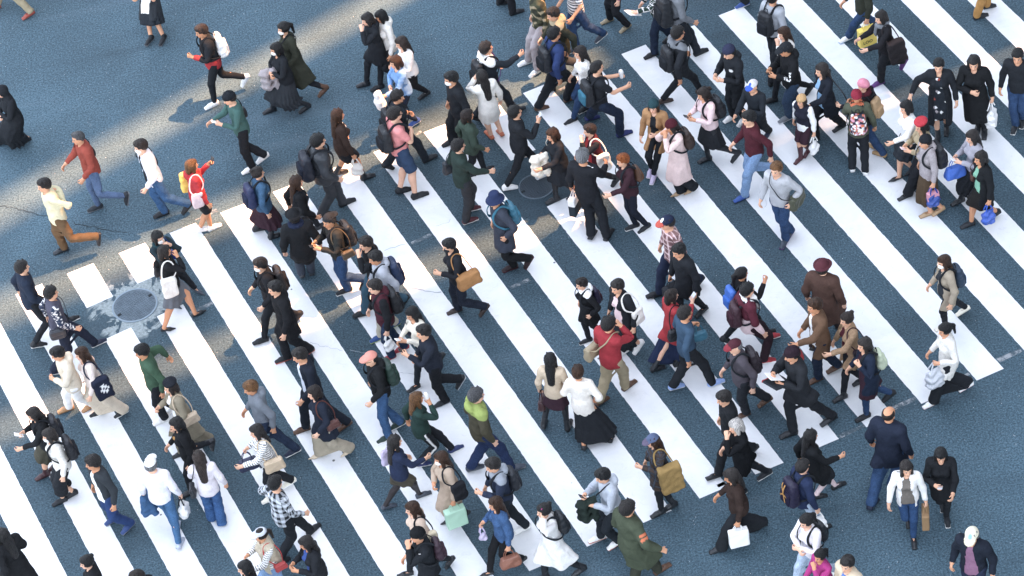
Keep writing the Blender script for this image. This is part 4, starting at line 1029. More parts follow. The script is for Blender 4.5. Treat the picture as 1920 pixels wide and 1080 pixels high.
            V, Q = sdf_mesh((k, size), fn, -a * 1.15 + [0, 0, zc], a * 1.15 + [0, 0, zc], .0135)
            for x in (-a[0] * .55, a[0] * .55):
                yy = a[1] * .5; zt = zc + a[2] * (.95 if k != 'pl' else .8); vb, qb = band([(x, -yy, zt), (x * .6, -yy * .75, zt + hh * .6), (x * .2, 0, .012), (x * .6, yy * .75, zt + hh * .6), (x, yy, zt)], .0065 if k != 'pl' else .011); parts.append(('handle', vb, qb, cs[1] if len(cs) > 1 and cs[0] not in PATS else c0, 'cloth'))
            name = {'pb': 'paper_bag', 'pl': 'plastic_bag', 'hb': 'handbag'}[k]; pos = 'held by'
        elif k == 'ph':
            V, Q = sdf_mesh(('ph',), lambda p: rbox(p, (0, 0, 0), (.037, .0065, .074), .006), (-.04, -.012, -.08), (.04, .012, .08), .006, 0)
            d = (head - grip); d /= np.linalg.norm(d); u = np.array([0, 0, 1.0]) - d * d[2]; u /= np.linalg.norm(u); Y = np.stack([np.cross(d, u), d, u], 1); grip = grip + u * .035 + d * .01
            v2, q2 = sdf_mesh(('phs',), lambda p: rbox(p, (0, .006, 0), (.033, .002, .068), .0015), (-.036, .002, -.072), (.036, .01, .072), .0045, 0); parts.append(('screen', v2, q2, 'char', 'hard'))
            name, pos, mat = 'phone', 'held by', 'hard'
        elif k in ('pa', 'fd'):
            w_, h_ = (.10, .14) if k == 'pa' else (.14, .19); w_ *= size; h_ *= size
            V, Q = sdf_mesh((k, size), lambda p: rbox(p, (0, .0, -.02), (w_, .006 if k == 'pa' else .016, h_), .005) + wr(p, .0015, 20), (-w_ - .02, -.03, -h_ - .05), (w_ + .02, .03, h_ + .02), .0075)
            name, pos, mat = ('paper_sheet' if k == 'pa' else 'folder'), 'held by', 'paper'
            d = (head - grip) + fw * .1; d /= np.linalg.norm(d); u = np.array([0, 0, 1.0]) - d * d[2]; u /= np.linalg.norm(u); Y = np.stack([np.cross(d, u), d, u], 1)
            if k == 'fd': parts.append(('spine', V * [.06, 1.25, 1.02] + [-w_, 0, 0], Q, cs[1] if len(cs) > 1 else c0, 'paper'))
        elif k == 'cup':
            V, Q = sdf_mesh(('cup',), lambda p: smin(cap(p, (0, 0, -.05), (0, 0, .05), .031, .040) , ell(p, (0, 0, .06), (.036, .036, .03)), .01), (-.05, -.05, -.09), (.05, .05, .10), .0085)
            v2, q2 = sdf_mesh(('lid',), lambda p: cap(p, (0, 0, .066), (0, 0, .076), .041, .038), (-.05, -.05, .03), (.05, .05, .13), .0085); parts.append(('lid', v2, q2, cs[1] if len(cs) > 1 else 'white', 'plastic'))
            grip = grip + np.array([0, 0, .03]); name, pos, mat = 'drink_cup', 'held by', 'paper'
        elif k == 'cam':
            V, Q = sdf_mesh(('cam',), lambda p: np.minimum(rbox(p, (0, 0, 0), (.065, .028, .042), .012), rbox(p, (0, 0, .045), (.025, .024, .016), .008)), (-.08, -.04, -.06), (.08, .04, .08), .0085)
            v2, q2 = sdf_mesh(('lens',), lambda p: cap(p, (0, .03, 0), (0, .075, 0), .032, .030), (-.04, -.02, -.04), (.04, .12, .04), .008); parts.append(('lens', v2, q2, 'black', 'hard')); name, pos, mat = 'camera', 'held by', 'leather'
        elif k == 'jk':
            def fn(p):
                d = cap(p, (0, -.10, .02), (0, .12, .02), .05, .05)
                for x, y, z in ((-.06, -.08, -.30), (.06, -.03, -.34), (-.05, .07, -.27), (.055, .10, -.33)): d = smin(d, cap(p, (x * .5, y, 0), (x, y, z), .045, .062), .05)
                return d + wr(p, .010, 26)
            V, Q = sdf_mesh(('jk',), fn, (-.14, -.2, -.44), (.14, .22, .1), .016); name, pos = 'folded_jacket', 'carried by'
        elif k == 'stick':
            tip = fw * .32 - rt * .30 + np.array([0, 0, .30]); V, Q = band([(0, 0, -.1), tip * .33 + [0, 0, 0], tip * .66, tip], .012); Y = np.eye(3)
            v2, q2 = sdf_mesh(('ph',), lambda p: rbox(p, (0, 0, 0), (.037, .0065, .074), .006), (-.04, -.012, -.08), (.04, .012, .08), .006, 0); parts.append(('phone', v2 + tip + [0, 0, .06], q2, 'black', 'hard')); name, pos, mat = 'selfie_stick', 'held by', 'hard'
        elif k == 'toy':
            V, Q = sdf_mesh(('toy',), lambda p: smin(ell(p, (0, .03, -.10), (.13, .10, .15)), ell(p, (0, .04, .07), (.08, .07, .08)), .05) + wr(p, .006, 22), (-.18, -.12, -.3), (.18, .18, .2), .017); name, pos, mat = 'bundle', 'hugged by', 'fleece'
        sp0 = ','.join(cs) if cs[0] in PATS else cs[0]
        Z = lambda v: np.zeros((len(v), len(BN)))
        ob = put_mesh(name, loc(V), Q, paint_spec(sp0, V + [0, 0, 1.3], Z(V)), M[mat], None, B + grip)
        if words == 'yellow printed':
            cu = bpy.data.curves.new('lettering', 'FONT'); cu.body = 'LOO'; cu.size = .085; cu.align_x = 'CENTER'; cu.extrude = .001; to = bpy.data.objects.new('lettering', cu); C.objects.link(to); to.parent = ob
            mt = newmat('printed_ink', .7, .2)[0]; mt.node_tree.nodes['Principled BSDF'].inputs['Base Color'].default_value = (.02, .02, .02, 1); cu.materials.append(mt); dg = bpy.context.evaluated_depsgraph_get(); lm = bpy.data.meshes.new_from_object(to.evaluated_get(dg)); bpy.data.objects.remove(to); to = bpy.data.objects.new('lettering', lm); C.objects.link(to); to.parent = ob
            to.location = Vector(-rt * (.062 * size) + fw * .02 + np.array([0, 0, zc - a[2] * .55])); to.rotation_euler = Matrix(np.stack([-fw, np.array([0, 0, 1.0]), -rt], 1).tolist()).to_euler()
        for nm, v2, q2, c2, m2 in parts: put_mesh(nm, loc(v2), q2, paint_spec(c2 if c2 in COL or c2[0] == '#' else c0, v2, Z(v2)), M[m2], ob)
    nice = name.replace('_', ' ')
    if cname.split()[-1] in nice: cname = ' '.join(cname.split()[:-1])
    tag(ob, (cname + ' ' + nice + ' ' + pos + ' person in ' + who).strip(), nice, GRP.get(name, nice + 's in the crowd'))
# ------------------------------------------------------------------ the crowd: head position in the photo, heading, clothes, pose
# top edge and open road at the upper left
P('pale green trousers and brown shoes', 'cut off by the top left corner', 8, -112, L_, 'm', 'jacket:beige', 'straight:khaki', 'flat:rust', 'short', F=[(-22, 22), (52, 27, .04)])
P('long charcoal cardigan over a white top', 'dark skirt, looking at a phone', 262, -62, 232, 'f', 'longO:char|dress:ivory', 'midi:ink', 'sneak:black,grey', 'long', F=[(281, 82), (304, 75, .03)], arms='fw ph', bags=['ph/white/L'])
P('black full length robe and veil', 'at the left edge of the photo', 4, 172, L_, 'f', 'xlong:black', 'maxi:black', 'flat:black', 'none', F=[(2, 268), (46, 264, .03)], hat='hijab:black', arms='ch ch', hp=20)
P('black jacket with red and blue panels', 'slim black trousers, white sneakers', 377, 58, L_, 'm', 'jacket:low,black,red,1.0', 'slim:black', 'sneak:white,white', 'short:soft', F=[(397, 197), (455, 150, .20)], arms='ph +.1', hp=18, bags=['bp/white,pale'], sm=['scarf:black'][:0])
P('teal green overshirt and black beanie', 'both hands out in front', 429, 184, L_, 'm', 'shirt:#35605a', 'straight:black', 'sneak:white,white', 'short', F=[(467, 318), (490, 296, .10)], arms='ph fr', hp=28, hat='beanie:black', bags=['ph/white/L', 'sb/black/R'])
P('long dark olive coat and ponytail', 'white mask, brown boots', 531, 53, L_, 'f', 'long:dolive', 'slim:black', 'boot:brown', 'pony:black', F=[(545, 188), (603, 170, .12)], sm=['mask'], bags=['xb/black/R/.8'], h=1.66)
P('black hooded top and long grey pleated skirt', 'white mask, black boots', 517, 92, L_, 'f', 'jacket:black', 'pleat:char', 'boot:black', 'bob:black', F=[(506, 208), (570, 203, .05)], arms='ch ch', sm=['mask'], legs='black', bags=['jk/mauve/L/1/pinkish brown'])
P('black hooded coat', 'half hidden behind a cream jacket', 688, 36, L_, 'f', 'coatH:black', 'slim:black', 'boot:black', 'bob', arms='ck d', hp=20)
P('cream zip jacket and black trousers', 'black bob, upper part of the open road', 713, 30, L_, 'f', 'jacketH:ivory', 'slim:black', 'sneak:black', 'bob', F=[(708, 165), (748, 150, .05)], arms='+.15 d', hp=18)
P('white blouse and long wavy hair', 'black trousers, white socks, black flats', 752, 80, L_, 'f', 'blouse:white', 'slim:black', 'flat:black', 'wavy:soft', F=[(745, 190), (794, 177, .04)], arms='ph d', hp=22, legs='white')
P('light blue blouse and navy jeans', 'hugging a white bundle', 741, 116, L_, 'f', 'blouse:#5f93c8', 'slim:djean', 'sneak:blue,white', 'bob:brown', F=[(738, 245), (775, 230, .04)], arms='fr ch', hp=14, bags=['toy/white/L/1/white'], sm=[])
P('dark jacket looking down', 'behind the salmon t shirt', 746, 181, R_, 'm', 'jacket:ink', 'straight:ink', 'sneak:black', 'short:black', hp=26, yaw=-25, bags=['bp/black'])
P('salmon t shirt and navy shorts', 'glasses, black shoes', 741, 213, R_, 'm', 'tee:salmon', 'shorts:#27405f', 'sneak:black', 'short', F=[(786, 366), (758, 358)], arms='d ch', sm=['glasses:black'], bags=['bp/black'], w=1.1, h=1.76)
P('dark brown jacket and black mini skirt', 'very long brown hair, bare legs', 634, 216, R_, 'f', 'jacketO:dbrown|shirt:white', 'mini:black', 'boot:black', 'vlong:brown', F=[(689, 331), (640, 322, .04)], bags=['pl/ivory/R/.9'], arms='d hold', h=1.64)
P('heavy charcoal jacket and grey trousers', 'walking onto the bars', 597, 264, R_, 'm', 'puffer:char', 'straight:dgrey', 'sneak:black', 'short', F=[(650, 380), (612, 402)], bags=['bp/dnavy//1.1'], w=1.12, h=1.74)
P('navy vest with a white hood', 'pointing forward with one arm', 912, 90, R_, 'm', 'jacketH:yoke,ink,white,1.38', 'straight:ink', 'sneak:black', 'short', arms='d fw', hp=0, bags=['bp/black', 'xb/black,purple/R/.9'])
P('loose black sweater and white mask', 'beside the cream coat with long black hair', 845, 147, L_, 'm', 'jacket:black', 'wide:black', 'sneak:black', 'short', sm=['mask'], arms='n n', w=1.08, F=[(845, 268), (876, 262, .03)])
P('cream coat with long black hair down the back', 'bare legs, orange brown shoes', 903, 142, 130, 'f', 'coat:ivory', 'mini:cream', 'flat:orange', 'vlong', F=[(918, 252), (937, 249)], arms='ck d', h=1.64)
P('dark green hooded parka', 'black trousers, right of the black sweater', 877, 216, R_, 'f', 'jacketH:#34463a', 'slim:black', 'sneak:black,white', 'bob:soft', F=[(914, 318), (880, 330)], arms='d d')
P('dark green bomber jacket and grey trousers', 'maroon sneakers', 860, 273, R_, 'm', 'jacket:#22352f|shirt:pale', 'straight:char', 'sneak:maroon,white', 'short', F=[(881, 413), (889, 392)], arms='d +.8', bags=['sb/ink/L/1.2'])
P('black jacket raising a phone', 'white sneakers, beside the dark manhole', 966, 210, R_, 'm', 'jacket:black', 'slim:black', 'sneak:white,white', 'short', F=[(1018, 329), (957, 352)], arms='hold ph2', hp=-4, bags=['ph/pale/R', 'pl/floral,white,black,green/L/1/patterned white'])
P('short black coat over the dark manhole', 'black skirt and boots', 1035, 252, L_, 'f', 'jacket:black', 'knee:ink', 'boot:black', 'bob:brown', F=[(1037, 376), (1074, 366, .03)], legs='black', arms='fr bag', hp=18, bags=['sb/black,cream/R/1/black and cream', 'jk/cream/R/.5/cream'])
P('black and red jacket with white trim', 'one hand at the face', 1105, 244, L_, 'f', 'jacketO:slv,maroon,black|sweater:red', 'slim:black', 'boot:black', 'short:soft', arms='ck d', yaw=-15, bags=['tt/ivory/L'])
P('black suit with grey hair', 'seen from behind, white collar', 1093, 292, 62, 'm', 'blazer:#1a1c22|shirt:white', 'straight:black', 'flat:black', 'short:grey', F=[(1140, 440), (1112, 440)], arms='hold fr', h=1.76, w=1.1, bags=['pb/low,white,#20303a,1.05/L/1.1/white', 'pl/#2a3a66/L/.7/navy'])
P('dark maroon jacket and orange brown hair', 'skinny jeans, black sneakers with white soles', 1167, 300, L_, 'f', 'jacket:#3a1c26|shirt:lpink', 'slim:dnavy', 'sneak:black,white', 'short:auburn', F=[(1186, 426), (1207, 430)], arms='fr d', hp=14, bags=['bp/brown//.75'])
P('pale yellow jacket and brown trousers', 'hands behind the back, one foot kicked back', 82, 347, L_, 'm', 'jacket:#d9d2a4', 'straight:#6a4e2c', 'flat:ink', 'short', F=[(115, 470), (179, 448, .30)], arms='bk bk', hp=8)
P('rust orange jacket and blue grey jeans', 'black sling, foot kicked back', 146, 258, L_, 'm', 'jacket:#9c3a24', 'slim:#4a6488~denim', 'sneak:ink,grey', 'buzz:salt', F=[(179, 391), (232, 372, .30)], arms='d +.6', hp=14, bags=['sb/black/R/1'])
P('white shirt jacket and white mask', 'blue jeans, black shoes', 263, 274, L_, 'm', 'jacketO:#dfe3ee|tee:black', 'straight:#245583~denim', 'sneak:black', 'short', F=[(303, 402), (347, 388, .14)], sm=['mask'], arms='d d', hp=14, bags=['sb/black/R/1'], h=1.74)
P('bright red hooded sweater', 'black cropped trousers, white sneakers', 360, 310, R_, 'f', 'jacketH:#b8141f', 'shorts:black', 'sneak:white,white', 'bob:lbrown', F=[(402, 426), (382, 428, .05)], arms='fs d', hp=10, bags=['tt/#f6cc00/L/1.15/yellow', 'tt/lpink/R/.85', 'ph/ink/L'])
# top middle
P('olive camouflage jacket and beige trousers', 'cut off by the top edge', 1000, -16, L_, 'm', 'jacketH:camo,olive,dolive,khaki', 'straight:mauve', 'sneak:white,white', 'short', F=[(985, 118), (1003, 137)])
P('dark olive coat with a furry hood', 'black hair, top of the photo', 1036, 26, L_, 'm', 'coatH:yoke,dolive,khaki,1.40', 'straight:dgrey', 'boot:black', 'short', hp=22)
P('striped t shirt and jeans', 'cut off by the top edge', 1066, -42, L_, 'm', 'tee:str,white,navy', 'straight:jean', 'sneak:slate,white', 'short', F=[(1075, 95), (1124, 68, .10)], arms='d +.3')
P('purple sweater and black trousers', 'cut off by the top edge', 1140, -72, 205, 'f', 'sweater:#7a2a72', 'straight:black', 'flat:khaki', 'bob', F=[(1139, 39), (1171, 54)])
P('navy blue jacket and black trousers', 'brown shoes, facing right', 1040, 63, R_, 'm', 'jacket:#1e3566', 'straight:black', 'flat:brown', 'short', F=[(1070, 184), (1017, 203)], bags=['bp/black'], h=1.76)
P('fluffy white sweater and long black hair', 'blue jeans, walking left', 1087, 98, L_, 'f', 'sweater:#f2ede4~fleece', 'slim:jean', 'sneak:black,white', 'long', F=[(1070, 227), (1096, 205, .04)], arms='d d')
P('black t shirt with bare forearms', 'jeans, one hand forward with a drink', 1120, 129, R_, 'm', 'tee:black', 'straight:djean', 'sneak:#1d2a6a,navy', 'buzz:black', F=[(1170, 250), (1112, 222)], arms='fr fr', bags=['bp/black,teal', 'cup/white/L'], h=1.78)
P('grey hooded top and a huge black pack', 'cut off by the top edge', 1268, -28, R_, 'm', 'jacketH:grey', 'straight:ink', 'sneak:black', 'short', F=[(1314, 98), (1275, 112)], arms='d d', bags=['bp/black//1.25'], h=1.76)
P('dark jacket holding a paper leaflet', 'dark jeans, cut off by the top edge', 1222, -42, 200, 'm', 'jacket:plaid,ink,dgreen,white', 'straight:djean', 'sneak:black', 'short', F=[(1221, 103), (1255, 75)], arms='fr d', bags=['pa/white/L'])
P('black bomber jacket with a grey hood', 'mid stride, brown shoes', 1272, 62, R_, 'm', 'jacketH:yoke,#20242a,grey,1.40', 'slim:black', 'flat:dbrown', 'short', F=[(1318, 168), (1250, 190)], bags=['bp/black'], h=1.76)
P('navy beanie and black hooded jacket', 'looking down at both hands', 1366, 97, 212, 'm', 'jacketH:badge,black,white,-.08', 'straight:black', 'sneak:white,white', 'short', F=[(1370, 222), (1392, 228)], arms='ph ph', hp=28, hat='beanie:#2a2f4a')
P('white and blue cap and dark navy sweatshirt', 'stocky figure near the pink sweater', 1411, 164, 225, 'm', 'sweater:ink', 'straight:black', 'sneak:navy,white', 'buzz', F=[(1418, 262), (1438, 254)], hat='cap:pale,royal,royal', arms='ch fr', h=1.55)
P('pale pink sweater and black skirt', 'looking at a phone, black tights', 1318, 176, L_, 'f', 'sweater:lpink', 'knee:black', 'boot:black', 'bob:soft', F=[(1322, 300), (1376, 292, .16)], arms='ph ph', legs='black', hp=22, bags=['bp/black', 'ph/dgrey/R'])
P('camel coat and dark teal beanie', 'slim black trousers, pinkish sneakers', 1225, 199, 245, 'f', 'coatO:camel|sweater:black', 'slim:black', 'sneak:lilac,white', 'bob:brown', F=[(1224, 335), (1220, 322, .03)], hat='beanie:dteal', arms='ph d')
P('long pale pink coat and maroon beanie', 'both hands at the mouth', 1258, 236, L_, 'f', 'long:#e0bfb6', 'wide:black', 'heel:tan', 'bob:soft', F=[(1272, 364), (1294, 356, .04)], hat='beanie:maroon', arms='ck ck', hp=24, bags=['bp/dbrown//.95'])
P('dark red sweater and faded ripped jeans', 'blue shoes, hands low', 1403, 221, L_, 'm', 'sweater:maroon', 'straight:ljean', 'sneak:blue,navy', 'short', F=[(1390, 371), (1440, 318, .22)], arms='d d', hp=12, h=1.76)
P('dark trousers and bright blue shoes', 'only the legs reach into the top edge', 1376, -128, 200, 'm', 'jacket:ink', 'straight:ink', 'sneak:blue,white', 'short', F=[(1392, 9), (1425, -10)])
P('light grey sweatshirt and black trousers', 'standing at the upper end of a bar', 1450, -6, 40, 'm', 'sweater:lgrey', 'straight:black', 'sneak:black', 'short', F=[(1460, 148), (1450, 158)], bags=['bp/black'], still=True, arms='n n')
P('white jacket with chestnut hair', 'behind the black cap', 1469, 62, L_, 'f', 'jacket:ivory', 'slim:black', 'sneak:black', 'long:brown', arms='ck d', hp=16)
P('black hooded top with white sleeve print', 'black cap, jeans, phone in hand', 1472, 92, L_, 'm', 'jacketH:text,#15171b,white', 'straight:#2c4460~denim', 'sneak:grey,pale', 'short', F=[(1474, 222), (1500, 212)], hat='cap:black', arms='ph ph', hp=24, still=True, bags=['ph/black/L'], w=1.08)
P('dark navy coat and long black hair', 'black loafers, stepping left past a child', 1540, 131, L_, 'f', 'coatO:#161c28|shirt:sky', 'straight:#14181f', 'flat:black', 'long', F=[(1524, 262), (1573, 238, .03)], arms='fr d', h=1.66)
P('navy varsity jacket with white sleeves and tan beanie', 'child in burgundy boots', 1502, 188, 225, 'f', 'crop:slv,#1d1f30,white|shirt:white', 'shorts:plum', 'tall:#4a1622', 'bob:soft', F=[(1498, 300), (1512, 285, .06)], hat='beanie:#c89a5a', h=1.38, arms='hold d', bags=['pl/white/L/.85'])
P('olive jacket and blue jeans', 'white sneakers, cut off by the top edge', 1612, -45, L_, 'm', 'jacket:dolive', 'straight:jean', 'sneak:white,sky', 'short', F=[(1586, 73), (1630, 48)], arms='hold d', bags=['pb/#f6d400/L/1.1/yellow printed'])
P('black coat and purple sneakers', 'running, scarf at the neck', 1651, 32, L_, 'f', 'jacket:#1b1b20', 'straight:black', 'sneak:purple,purple', 'bob', F=[(1646, 156), (1690, 118, .24)], sm=['scarf:grey'], arms='fr fr', hp=20, lean=8, bags=['tt/#2a2527/L/1.35/dark grey'])
P('mustard trousers and black shoes', 'only the legs reach into the top edge', 1842, -110, 20, 'm', 'jacket:navy', 'straight:#b07a1e', 'sneak:black,dgrey', 'short', F=[(1838, 30), (1856, 13)])
P('long black coat over a floral dress', 'short black hair, arm held out', 1760, 123, 262, 'f', 'longO:black|dress:floral,ink,rust,mauve', 'none:', 'boot:black', 'short', F=[(1758, 262), (1774, 243, .03)], arms='d out', h=1.66, hp=12)
P('loose black coat with a black bob', 'facing the camera, black boots', 1826, 118, 262, 'f', 'long:#15171a', 'slim:black', 'boot:black', 'bob', F=[(1845, 249), (1834, 240, .03)], arms='hold ch', w=1.15, hp=12, h=1.64, bags=['pl/white/L/1.25'])
P('black sweater and blue jeans at the right edge', 'black and white sneakers', 1908, 105, 255, 'm', 'sweater:black', 'straight:jean', 'sneak:black,white', 'short', F=[(1903, 241), (1916, 228, .04)], arms='n n', hp=18)
P('pink beanie and dark plum jacket', 'blue jeans, tan boots', 1618, 160, 160, 'f', 'jacket:#241a20', 'straight:jean', 'boot:#b58a4a', 'none', F=[(1638, 275), (1650, 288)], hat='beanie:#d87a90', still=True, sm=['scarf:maroon'], bags=['bp/mot,tan,beige//.9/tan furry'], arms='fr n')
P('olive parka and crimson beanie', 'seen from behind, orange scarf', 1606, 180, 95, 'f', 'jacketH:#4a4f3c', 'straight:black', 'sneak:white,white', 'none', F=[(1598, 312), (1622, 318)], hat='beanie:crim', sm=['scarf:orange'], still=True, arms='fr n', h=1.62, bags=['bp/floral,#1c2136,pink,orange//.95/floral navy', 'stick/black/L'])
P('white cardigan and dark plaid skirt', 'black bob and black heels', 1698, 201, L_, 'f', 'blouse:white', 'knee:plaid,ink,char', 'heel:black', 'bob', F=[(1680, 336), (1706, 322, .03)], arms='fr d', bags=['hb/black/R/1.1'], hp=14)
P('beige jacket and red beret', 'typing on a phone, black trousers', 1727, 236, L_, 'f', 'jacket:#b09b73~fleece', 'wide:#191c22', 'flat:black', 'bob', F=[(1696, 368), (1735, 352)], hat='beret:#c0142a', arms='ph ph', hp=22, bags=['ph/lpink/L'])
P('fluffy grey jacket and black knit cap', 'brown skirt, tan shoes', 1734, 265, L_, 'f', 'jacketH:mauve~fleece', 'midi:#4a3822', 'flat:tan', 'short:soft', F=[(1738, 402), (1758, 397)], hat='beanie:black', arms='hold d', bags=['bp/black//1.1', 'pl/#1245a0/L/1/bright blue', 'pb/pink/L/.7/pink and white'], sm=[])
P('grey lilac cardigan with wavy black hair', 'looking at a phone', 1822, 256, L_, 'f', 'jacket:#a5a2ad', 'midi:black', 'boot:black', 'wavy', F=[(1796, 378), (1826, 366)], arms='ph ph', hp=20, bags=['ph/white/L', 'hb/#1e62c8/R/1.1/bright blue'])
P('black coat over a mint green scarf', 'bare calves, black shoes', 1838, 296, L_, 'f', 'coatO:#14171b|shirt:#6fae8e', 'knee:#1c1a18', 'sneak:black', 'bob', F=[(1815, 422), (1862, 402, .08)], arms='hold d', h=1.62, bags=['pl/royal/L', 'sb/#5a3224/R/1.1/brown'])
# right half, middle rows
P('light grey sweatshirt and loose jeans', 'walking down the bar alone', 1455, 317, 235, 'm', 'sweater:#a9aaae', 'straight:jean', 'sneak:slate,purple', 'short:lbrown', F=[(1470, 455), (1480, 440, .04)], arms='pk d', bags=['xb/olive,black/L/1.35/dark olive'])
P('taupe wool coat and white mask', 'brown hair, right side of the photo', 1769, 491, L_, 'f', 'coatO:#a39279|sweater:char', 'slim:black', 'flat:cream', 'long:dbrown' if False else 'long:brown', F=[(1766, 612), (1804, 582, .08)], sm=['mask'], arms='n d', bags=['bp/#23394f//.95/slate blue'])
P('white jacket and wide black trousers', 'white sneakers, near the right edge', 1771, 618, L_, 'f', 'coat:ivory~knit', 'wide:black', 'sneak:white,lpink', 'pony', F=[(1744, 757), (1810, 724, .07)], arms='bag d', hp=16, bags=['pl/pale/L/1.25/crumpled grey'])
P('brown overcoat and dark red hat', 'seen from behind on the bars', 1543, 500, 60, 'm', 'long:#50352a', 'straight:dbrown' if False else 'straight:#2a2022', 'flat:black', 'short:soft', hat='bowler:#54202a', arms='n n', w=1.1)
P('tan brown jacket over a white shirt', 'jeans and brown shoes', 1527, 573, L_, 'm', 'coatO:#6a4a30|shirt:white', 'straight:djean', 'flat:brown', 'short:brown', F=[(1528, 712), (1564, 690, .05)], arms='fr d', bags=['hb/red,maroon/L/1.05'], h=1.74)
P('beige knit coat and hair bun', 'maroon dress front, black boots', 1587, 598, L_, 'f', 'coatO:#a5815a~knit|blouse:maroon', 'slim:black', 'boot:black', 'bun:soft', F=[(1575, 746), (1612, 715, .04)], arms='fr d', hp=16, bags=['sb/plum/L'])
P('dark navy coat over a plum dress', 'jeans, hand on the strap', 1620, 646, L_, 'f', 'coatO:#15243a|dress:plum', 'slim:jean', 'sneak:black', 'bob', F=[(1618, 782), (1664, 742, .12)], arms='st d', bags=['bp/#b9c4a0//.85/pale green'], h=1.64)
P('charcoal coat and dark beanie', 'reading a sheet with a folder under the arm', 1484, 664, L_, 'm', 'coat:#23262b', 'straight:black', 'boot:black', 'short', F=[(1480, 814), (1553, 786, .05)], hat='beanie:#2a1a24', arms='ph ph2', hp=22, bags=['pa/white/R', 'fd/ink,red/L/1/black red edged'], h=1.72, w=1.1)
P('red brimmed maroon cap and grey jacket', 'brown shoes, dark pack', 1377, 649, L_, 'm', 'jacket:#4b444c', 'straight:#22262d', 'flat:brown', 'buzz:grey', F=[(1392, 778), (1432, 752, .10)], hat='cap:#4a1a26,#8a1c2c', arms='d d', bags=['bp/#2a2028'], hp=20)
P('black jacket and big black ponytail', 'one arm stretched forward', 1391, 513, R_, 'f', 'jacket:#17181c', 'slim:black', 'sneak:black', 'pony', arms='d fs', bags=['bp/#1663c4//.95/bright blue'])
P('maroon and pale pink jacket with a white hood', 'red and white sneakers', 1402, 543, R_, 'm', 'jacketH:low,#5a1a2c,lpink,1.10', 'straight:maroon' if False else 'straight:#2a1620', 'sneak:#b01a2a,white', 'short', F=[(1449, 630, .05), (1440, 676)], bags=['bp/#3a1a26//.95/dark red'], sm=['scarf:white'])
P('navy and red cap and pink plaid shirt', 'facing away to the left', 1250, 417, L_, 'm', 'shirt:plaid,#a87a74,#6d4a4c,lpink', 'straight:navy', 'sneak:black', 'short', hat='cap:#17233f,#c04228,white', arms='n n', hp=14, w=1.1)
P('black sweater below the pink plaid shirt', 'short black hair, black trousers', 1272, 470, 212, 'm', 'coat:black', 'slim:black', 'flat:black', 'short', F=[(1276, 604), (1314, 583, .04)], arms='n hold', hp=22, bags=['pb/black/R/1.1'])
P('long red cardigan and navy skirt', 'dark bob, phone near the face', 1260, 554, R_, 'f', 'coat:#b0202a', 'maxi:#1c2b4c', 'boot:black', 'bob:soft', F=[(1276, 680), (1234, 690, .04)], arms='d ph2', bags=['sb/black/R/1.2', 'ph/pale/R'])
P('blue grey shirt with rolled sleeves', 'black trousers, pale blue sneakers, wristwatch', 1285, 587, R_, 'm', 'shirt:#2c4a63', 'straight:black', 'sneak:#86a6e0,pale', 'short', F=[(1342, 717), (1270, 726)], arms='bag d', bags=['hb/teal/L/.8/blue'], h=1.74)
P('black coat with a white hood and small build', 'black and white sneakers', 1090, 532, L_, 'f', 'coatH:yoke,#14161a,white,1.40', 'slim:black', 'sneak:black,white', 'short:soft', F=[(1099, 640), (1124, 632)], arms='pk pk', h=1.42, hp=14, bags=['bp/#241f3d,plum//.85/dark purple'])
P('long black cardigan over a pink blouse', 'black bob, white shoes', 1157, 537, 215, 'f', 'longO:black|blouse:lpink', 'midi:black', 'sneak:white,white', 'short', F=[(1166, 662), (1194, 650, .12)], arms='n n', h=1.68, hp=16, bags=['tt/ivory/L/.85'])
P('red jacket with grey striped collar', 'khaki trousers, brown shoes', 1142, 607, 40, 'm', 'jacket:#a01424', 'straight:khaki', 'flat:brown', 'short', F=[(1178, 722), (1130, 752)], arms='d ck', hp=22, bags=['xb/khaki/L/1.2/tan'], h=1.72, w=1.1)
P('tan blouse and very long black hair', 'plum skirt, black tights and boots', 1032, 674, 75, 'f', 'blouse:#c5ad8c', 'mini:plum', 'boot:black', 'vlong', F=[(1066, 797), (1022, 795)], arms='n n', legs='black', bags=['hb/#3a1518/L/.9/dark red'])
P('cream blazer seen from behind', 'short brown hair, long black skirt', 1084, 697, 75, 'f', 'blazer:#e6dccd', 'maxi:black', 'flat:black', 'short:brown', F=[(1146, 818), (1097, 834)], arms='bag pk', h=1.62)
P('blue grey cap and brown plaid jacket', 'long wavy hair, mustard tote', 1223, 826, L_, 'f', 'coat:plaid,#2c2a2c,#44352c,slate', 'slim:black', 'boot:black', 'vlong:brown', F=[(1234, 962), (1256, 952)], hat='cap:#4a5878,#5a5068', arms='ph d', hp=20, bags=['tt/#96742c/L/1.55/mustard'])
P('pale grey hooded sweatshirt with a camera', 'black jacket hung over the arm', 1129, 892, L_, 'm', 'jacketH:#a9b0bb', 'straight:ink', 'sneak:white,orange', 'short', F=[(1120, 1010), (1152, 1021)], arms='ph ph2', hp=28, bags=['ph/ink/R', 'jk/#1c2a24/L/1/dark green', 'xb/black/R/.7'])
P('long army green coat with orange arm patches', 'short black hair, seen from behind', 1178, 952, 30, 'm', 'long:patch,#3f4833,orange', 'straight:dolive', 'flat:brown', 'short', F=[(1236, 1064), (1196, 1090)], arms='d sd', w=1.1, h=1.74, lr=None) if False else P('long army green coat with orange arm patches', 'short black hair, seen from behind', 1178, 952, 35, 'm', 'long:patch,#3f4833,orange', 'straight:dolive', 'flat:brown', 'short', F=[(1240, 1066), (1196, 1092)], arms='d out', w=1.1, h=1.76)
